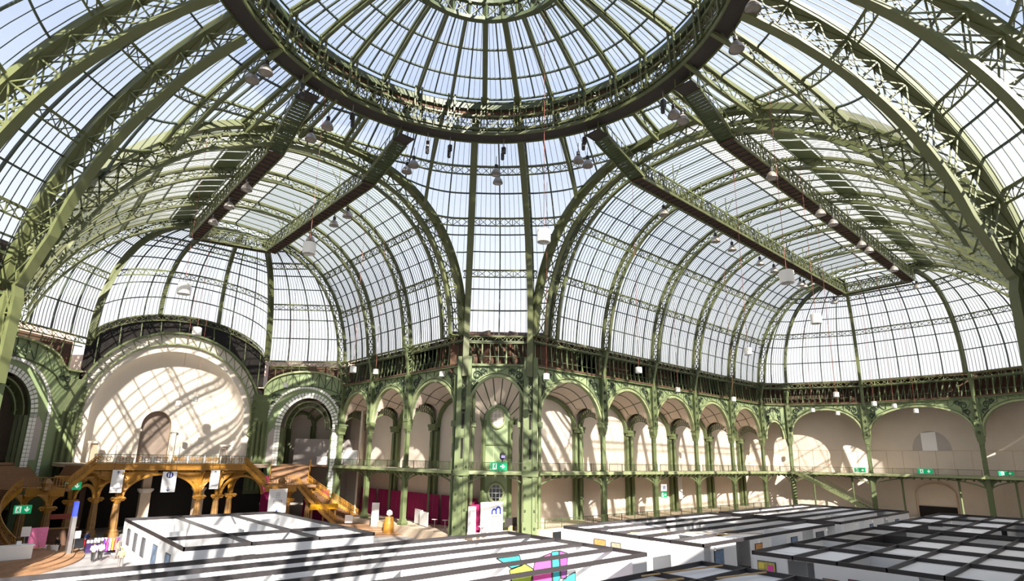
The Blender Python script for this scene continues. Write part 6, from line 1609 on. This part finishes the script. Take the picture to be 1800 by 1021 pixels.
# ---------------------------------------------------------------- people and floor clutter
def skin_mesh(name, verts, edges, radii, m, parent, levels=1):
    me = bpy.data.meshes.new(name); me.from_pydata(verts, edges, []); me.materials.append(M[m] if isinstance(m, str) else m)
    o = bpy.data.objects.new(name, me); COL.objects.link(o); o.parent = parent
    bpy.context.view_layer.objects.active = o
    md = o.modifiers.new('body_surface', 'SKIN'); md.use_smooth_shade = True
    if not me.skin_vertices: me.attributes
    sv = me.skin_vertices[0].data
    for i, r in enumerate(radii): sv[i].radius = (r, r) if not isinstance(r, tuple) else r
    sv[0].use_root = True
    sd = o.modifiers.new('smooth', 'SUBSURF'); sd.levels = levels; sd.render_levels = levels
    return o
def person(label, loc, rz, shirt, trousers, hair='hair', stride=.18, lean=0.0, bend=(.35, .25), h=1.72, group=None):
    t = thing('person', label, 'person', (0, 0, 0), group); t.location = loc; t.rotation_euler = (0, 0, rz); k = h/1.72; t.scale = (k, k, k)
    s = stride; ly = -lean
    J = {'pel': (0, 0, .93), 'spi': (0, ly*.4, 1.15), 'che': (0, ly*.8, 1.36), 'nek': (0, ly, 1.48), 'hea': (0, ly-.02, 1.6), 'top': (0, ly-.01, 1.7)}
    V = [J['pel'], J['spi'], J['che'], J['nek'], J['hea'], J['top']]; R = [(.15, .11), (.14, .1), (.17, .11), .055, .085, .06]; Ed = [(0, 1), (1, 2), (2, 3), (3, 4), (4, 5)]
    leg_i, arm_i = [], []
    for sx, f in ((1, s), (-1, -s)):
        b0 = len(V); V += [(sx*.09, 0, .88), (sx*.1, -f*.5-.03, .48), (sx*.1, -f+.04, .09), (sx*.11, -f-.12, .05)]; R += [.1, .065, .045, .04]; Ed += [(0, b0), (b0, b0+1), (b0+1, b0+2), (b0+2, b0+3)]; leg_i.append(b0)
        a0 = len(V); be = bend[0] if sx > 0 else bend[1]
        V += [(sx*.2, ly*.85, 1.4), (sx*.26, ly*.6+.02, 1.13), (sx*.25, ly*.5-be*.7, .9+be*.35), (sx*.25, ly*.5-be*.7-.08, .83+be*.35)]; R += [.06, .042, .033, .03]; Ed += [(2, a0), (a0, a0+1), (a0+1, a0+2), (a0+2, a0+3)]
        for q, (dx, dl) in enumerate(((-.03, .07), (-.01, .085), (.012, .08), (.032, .065))):
            V.append((sx*.25+dx, V[a0+3][1]-.03, V[a0+3][2]-dl)); R.append(.009); Ed.append((a0+3, len(V)-1))
        V.append((sx*.25-sx*.05, V[a0+3][1]-.03, V[a0+3][2]-.02)); R.append(.01); Ed.append((a0+3, len(V)-1)); arm_i.append(a0)
    V.append((0, ly-.12, 1.59)); R.append(.014); Ed.append((4, len(V)-1))
    skin_mesh('body', V, Ed, R, 'skin', t)
    def egg(c, r, n=12, m_=9, z0=-1.0):
        b = MB(); b.lathe(c, [(r*math.sqrt(max(0, 1-q*q)), q) for q in np.linspace(z0, 1, m_)], n); return b
    def shaped(nm, c, sx, sy, sz, m, z0=-1.0):
        b = egg((0, 0, 0), 1.0, 14, 11, z0); b.v = [(c[0]+x*sx, c[1]+y*sy, c[2]+z*sz) for x, y, z in b.v]; return ob(nm, b, m, t, smooth=True)
    hc = (0, ly-.03, 1.605)
    hd_ = shaped('head', hc, .078, .098, .122, 'skin')
    b = MB(); b.tube([(0, hc[1]-.09, hc[2]+.01), (0, hc[1]-.125, hc[2]-.025)], [.01, .016], 6)
    for sx in (-1, 1): b.lathe((sx*.08, hc[1]+.01, hc[2]-.03), [(.008, 0), (.018, .03), (.008, .06)], 6)
    ob('nose_and_ears', b, 'skin', t)
    b = MB()
    for sx in (-1, 1): b.box((sx*.03, hc[1]-.094, hc[2]+.005), (.022, .01, .01))
    b.box((0, hc[1]-.09, hc[2]-.06), (.04, .01, .008)); ob('eyes_and_mouth', b, 'lampdark', t)
    shaped('hair', (hc[0], hc[1]+.018, hc[2]+.022), .086, .102, .118, hair, -.35)
    # clothing
    v = [(0, 0, .84), V[1], V[2], (0, ly, 1.45)]; e = [(0, 1), (1, 2), (2, 3)]; r = [(.2, .155), (.185, .145), (.21, .155), (.09, .085)]
    for a in arm_i: b0 = len(v); v += [V[a], V[a+1], V[a+2]]; r += [.088, .07, .058]; e += [(2, b0), (b0, b0+1), (b0+1, b0+2)]
    skin_mesh('shirt', v, e, r, shirt, t)
    v = [(0, 0, 1.02)]; e = []; r = [(.175, .135)]
    for a in leg_i: b0 = len(v); v += [V[a], V[a+1], V[a+2]]; r += [.13, .1, .085]; e += [(0, b0), (b0, b0+1), (b0+1, b0+2)]
    skin_mesh('trousers', v, e, r, trousers, t)
    for a in leg_i: skin_mesh('shoe', [(V[a+2][0], V[a+2][1]+.03, .05), (V[a+3][0], V[a+3][1]-.05, .04)], [(0, 1)], [.055, .045], 'lampdark', t)
    return t
wh, dk, rd, nv, gy = cloth('white_shirt', (.85, .85, .83)), cloth('black_cloth', (.02, .02, .022)), cloth('red_trousers', (.4, .02, .03)), cloth('navy_top', (.03, .05, .16)), cloth('grey_cloth', (.16, .15, .15))
person('person in white shirt and dark trousers walking on the sunlit floor', (-13.9, 39.5, 0), rad(160), wh, dk, stride=.25)
person('second person in white close beside, carrying a dark bag', (-13.3, 39.9, 0), rad(175), wh, dk, stride=.2)
person('person in navy top and red trousers standing in the shade', (-13.4, 49.8, 0), rad(20), nv, rd, stride=.08)
person('person in patterned light top by the clothes rack', (-11.9, 40.3, 0), rad(60), cloth('patterned_top', (.55, .33, .22)), gy, stride=.1)
person('person in black leaning over the white bins in shade', (-16.0, 46.6, 0), rad(-60), dk, dk, stride=.12, lean=.25)
person('person in grey at the dark desk under the stairs', (-16.2, 54.6, 0), rad(-30), gy, dk, stride=.05)
person('person with fair hair half hidden behind the black stand beam', (-12.4, 34.6, 0), rad(180), cloth('tan_jacket', (.5, .34, .16)), gy, hair=mat('fair_hair', (.4, .24, .08), .7), stride=.1)
# easel with pink poster
t = thing('easel', 'wooden easel with a pink poster at the foot of the shaded flight', 'easel', (-17.9, 45.5, 0))
ob('poster', MB().box((-17.9, 45.4, 1.85), (1.5, .06, 1.9), rz=.25), 'pink', t)
for x0, y0 in ((-18.4, 45.1), (-17.4, 45.3), (-17.8, 46.3)): ob('leg', MB().tube([(x0, y0, 0), (-17.9, 45.5, 2.2)], .04, 5), 'wood', t)
ob('shelf', MB().box((-17.9, 45.3, .88), (1.3, .15, .06), rz=.25), 'wood', t)
t = thing('sign_stand', 'thin stand with a small white sheet beside the pink poster', 'sign', (-18.9, 45.2, 0)); ob('pole', MB().tube([(-18.9, 45.2, 0), (-18.9, 45.2, 2.4)], .03, 6), 'lampmetal', t); ob('sheet', MB().box((-18.9, 45.15, 2.5), (.7, .04, .9)), 'white', t); ob('foot', MB().lathe((-18.9, 45.2, 0), [(.3, 0), (.05, .06)], 10), 'lampmetal', t)
t = thing('sign_stand', 'thin stand with a small white sheet beside the grey pylon', 'sign', (-15.0, 44.0, 0)); ob('pole', MB().tube([(-15.0, 44.6, 0), (-15.0, 44.6, 1.8)], .03, 6), 'lampmetal', t); ob('sheet', MB().box((-15.0, 44.55, 2.0), (.85, .04, .7)), 'white', t); ob('foot', MB().lathe((-15.0, 44.6, 0), [(.3, 0), (.05, .06)], 10), 'lampmetal', t)
t = thing('pylon', 'tall slim grey pylon with blue upper end on the hall floor', 'sign', (-15.2, 44.2, 0)); ob('body', MB().box((-15.4, 44.3, 1.9), (.4, .35, 3.8), rz=.4), 'steel', t); ob('blue_head', MB().box((-15.4, 44.3, 4.5), (.35, .3, 1.5), rz=.4), mat('blue_light_panel', (.03, .05, .5), .4, emit=(.05, .08, .9), es=.6), t); ob('foot', MB().box((-15.4, 44.3, .05), (.9, .7, .1), rz=.4), 'steel', t)
t = thing('reception_desk', 'white reception desk at the foot of the shaded flight', 'counter', (-20.2, 39.6, .7))
ob('body', MB().box((-20.2, 40.2, 1.25), (3.4, 1.0, 1.1), rz=.1), 'white', t); ob('top', MB().box((-20.2, 40.2, 1.84), (3.6, 1.2, .08), rz=.1), 'whitebase', t)
for i, x in enumerate((-21.2, -19.5)): tag(ob('desk_box', MB().box((x, 40.2, 2.05), (.35, .3, .34)), 'whitebase'), 'little white box on the reception desk, %s' % ('at its outer end' if i == 0 else 'at its inner end'), 'box')
for i, (x, y) in enumerate(((-17.3, 46.6), (-16.4, 45.9))):
    t = thing('bin', 'white open bin on the shaded floor, %s' % ('beside the easel' if i == 0 else 'beside the pylon'), 'bin', (x, y, 0)); ob('body', MB().lathe((x, y, 0), [(.28, 0), (.36, .9), (.37, .92)], 14), 'whitebase', t); ob('rim', MB().lathe((x, y, .9), [(.38, 0), (.38, .05)], 14), 'white', t)
t = thing('work_desk', 'dark desk with red-topped shelf in the shade under the stairs', 'desk', (-15.8, 52.8, 0)); ob('body', MB().box((-15.6, 53.4, .9), (3.0, .8, 1.8)), 'dark', t); ob('top', MB().box((-15.6, 53.4, 1.83), (3.2, 1.0, .08)), 'bronze', t); ob('shelf', MB().box((-15.4, 54.2, 3.0), (2.4, .5, .5)), mat('red_shelf', (.22, .03, .02), .6), t)
# shop corner with clothes rail beside the stand wall
t = thing('clothes_rack', 'rail of bright clothes beside the white stand wall', 'rack', (-12.0, 43.4, 0))
b = MB()
for x in (-12.9, -11.4): b.tube([(x, 43.0, 0), (x, 43.0, 1.7)], .03, 6)
b.tube([(-12.9, 43.0, 1.7), (-11.4, 43.0, 1.7)], .03, 6); ob('rail', b, 'steel', t)
t['kind'] = 'thing'
for i, c in enumerate(((.12, .03, .3), (.55, .05, .3), (.8, .75, .7), (.85, .35, .02), (.7, .1, .12), (.2, .05, .35))):
    x = -12.75+.24*i; b = MB(); b.prism([(-.28, 0), (.28, 0), (.22, 1.0), (.08, 1.12), (-.08, 1.12), (-.22, 1.0)], (x, 43.0, .5), (0, 1, 0), UP, (.14, 0, 0))
    tag(ob('garment', b, cloth('garment_cloth_%s' % ORD[i], c)), 'garment on the rail by the stand wall: %s' % ('deep violet one at the end', 'magenta one', 'off-white one', 'orange one', 'red one', 'purple one nearest the wall')[i], 'clothes', 'garments on the rail')
for i, (x, y, z) in enumerate(((-13.2, 46.2, 0), (-12.4, 47.6, 0), (-11.8, 45.6, 0))):
    t = thing('display_table', 'dark display table with white goods near the stand wall, %s' % ORD[i], 'table', (x, y, z)); ob('top', MB().box((x, y, .9), (1.3, .7, .06)), 'lampdark', t); ob('cloth', MB().box((x, y, .45), (1.2, .6, .86)), mat('violet_cloth_%s' % ORD[i], (.05, .02, .12), .8), t)
    for k in range(4): tag(ob('goods_box', MB().box((x-.45+.3*k, y, 1.06), (.2, .3, .26)), 'whitebase'), 'small white goods box on the %s dark display table, %s in its row' % (ORD[i], ORD[k]), 'box', 'goods on the %s display table' % ORD[i])
for i in range(2):
    x, y = -11.8+.5*i, 40.6-.3*i
    t = thing('folding_chair', 'white folding chair by the stand wall, %s' % ('outer' if i == 0 else 'against the wall'), 'chair', (x-.3, y, 0)); ob('seat', MB().box((x-.3, y, .45), (.42, .42, .04)), 'white', t); ob('backrest', MB().box((x-.1, y, .75), (.04, .4, .35)), 'white', t)
    for sx in (-1, 1):
        for sy in (-1, 1): ob('leg', MB().tube([(x-.3+sx*.18, y+sy*.18, 0), (x-.3+sx*.18, y+sy*.18, .45)], .018, 5), 'steel', t)
for i in range(9):
    x = -8.4+i*1.05
    t = thing('dining_chair', 'black steel-framed chair before the dark room, %s from the shaded side' % ORD[i], 'chair', (x, 56.5, 0), 'chairs before the dark room')
    ob('seat', MB().box((x, 56.5, .46), (.45, .45, .05)), 'lampdark', t); b = MB()
    b.tube([(x-.3, 56.75, .4), (x-.3, 56.8, 1.0), (x+.3, 56.8, 1.0), (x+.3, 56.75, .4)], .03, 5); ob('backrest', b, 'steel', t)
    for sx in (-1, 1):
        for sy in (-1, 1): ob('leg', MB().tube([(x+sx*.2, 56.5+sy*.2, 0), (x+sx*.2, 56.5+sy*.2, .46)], .02, 5), 'steel', t)
for o in list(bpy.data.objects):
    if '_base' in o: del o['_base']
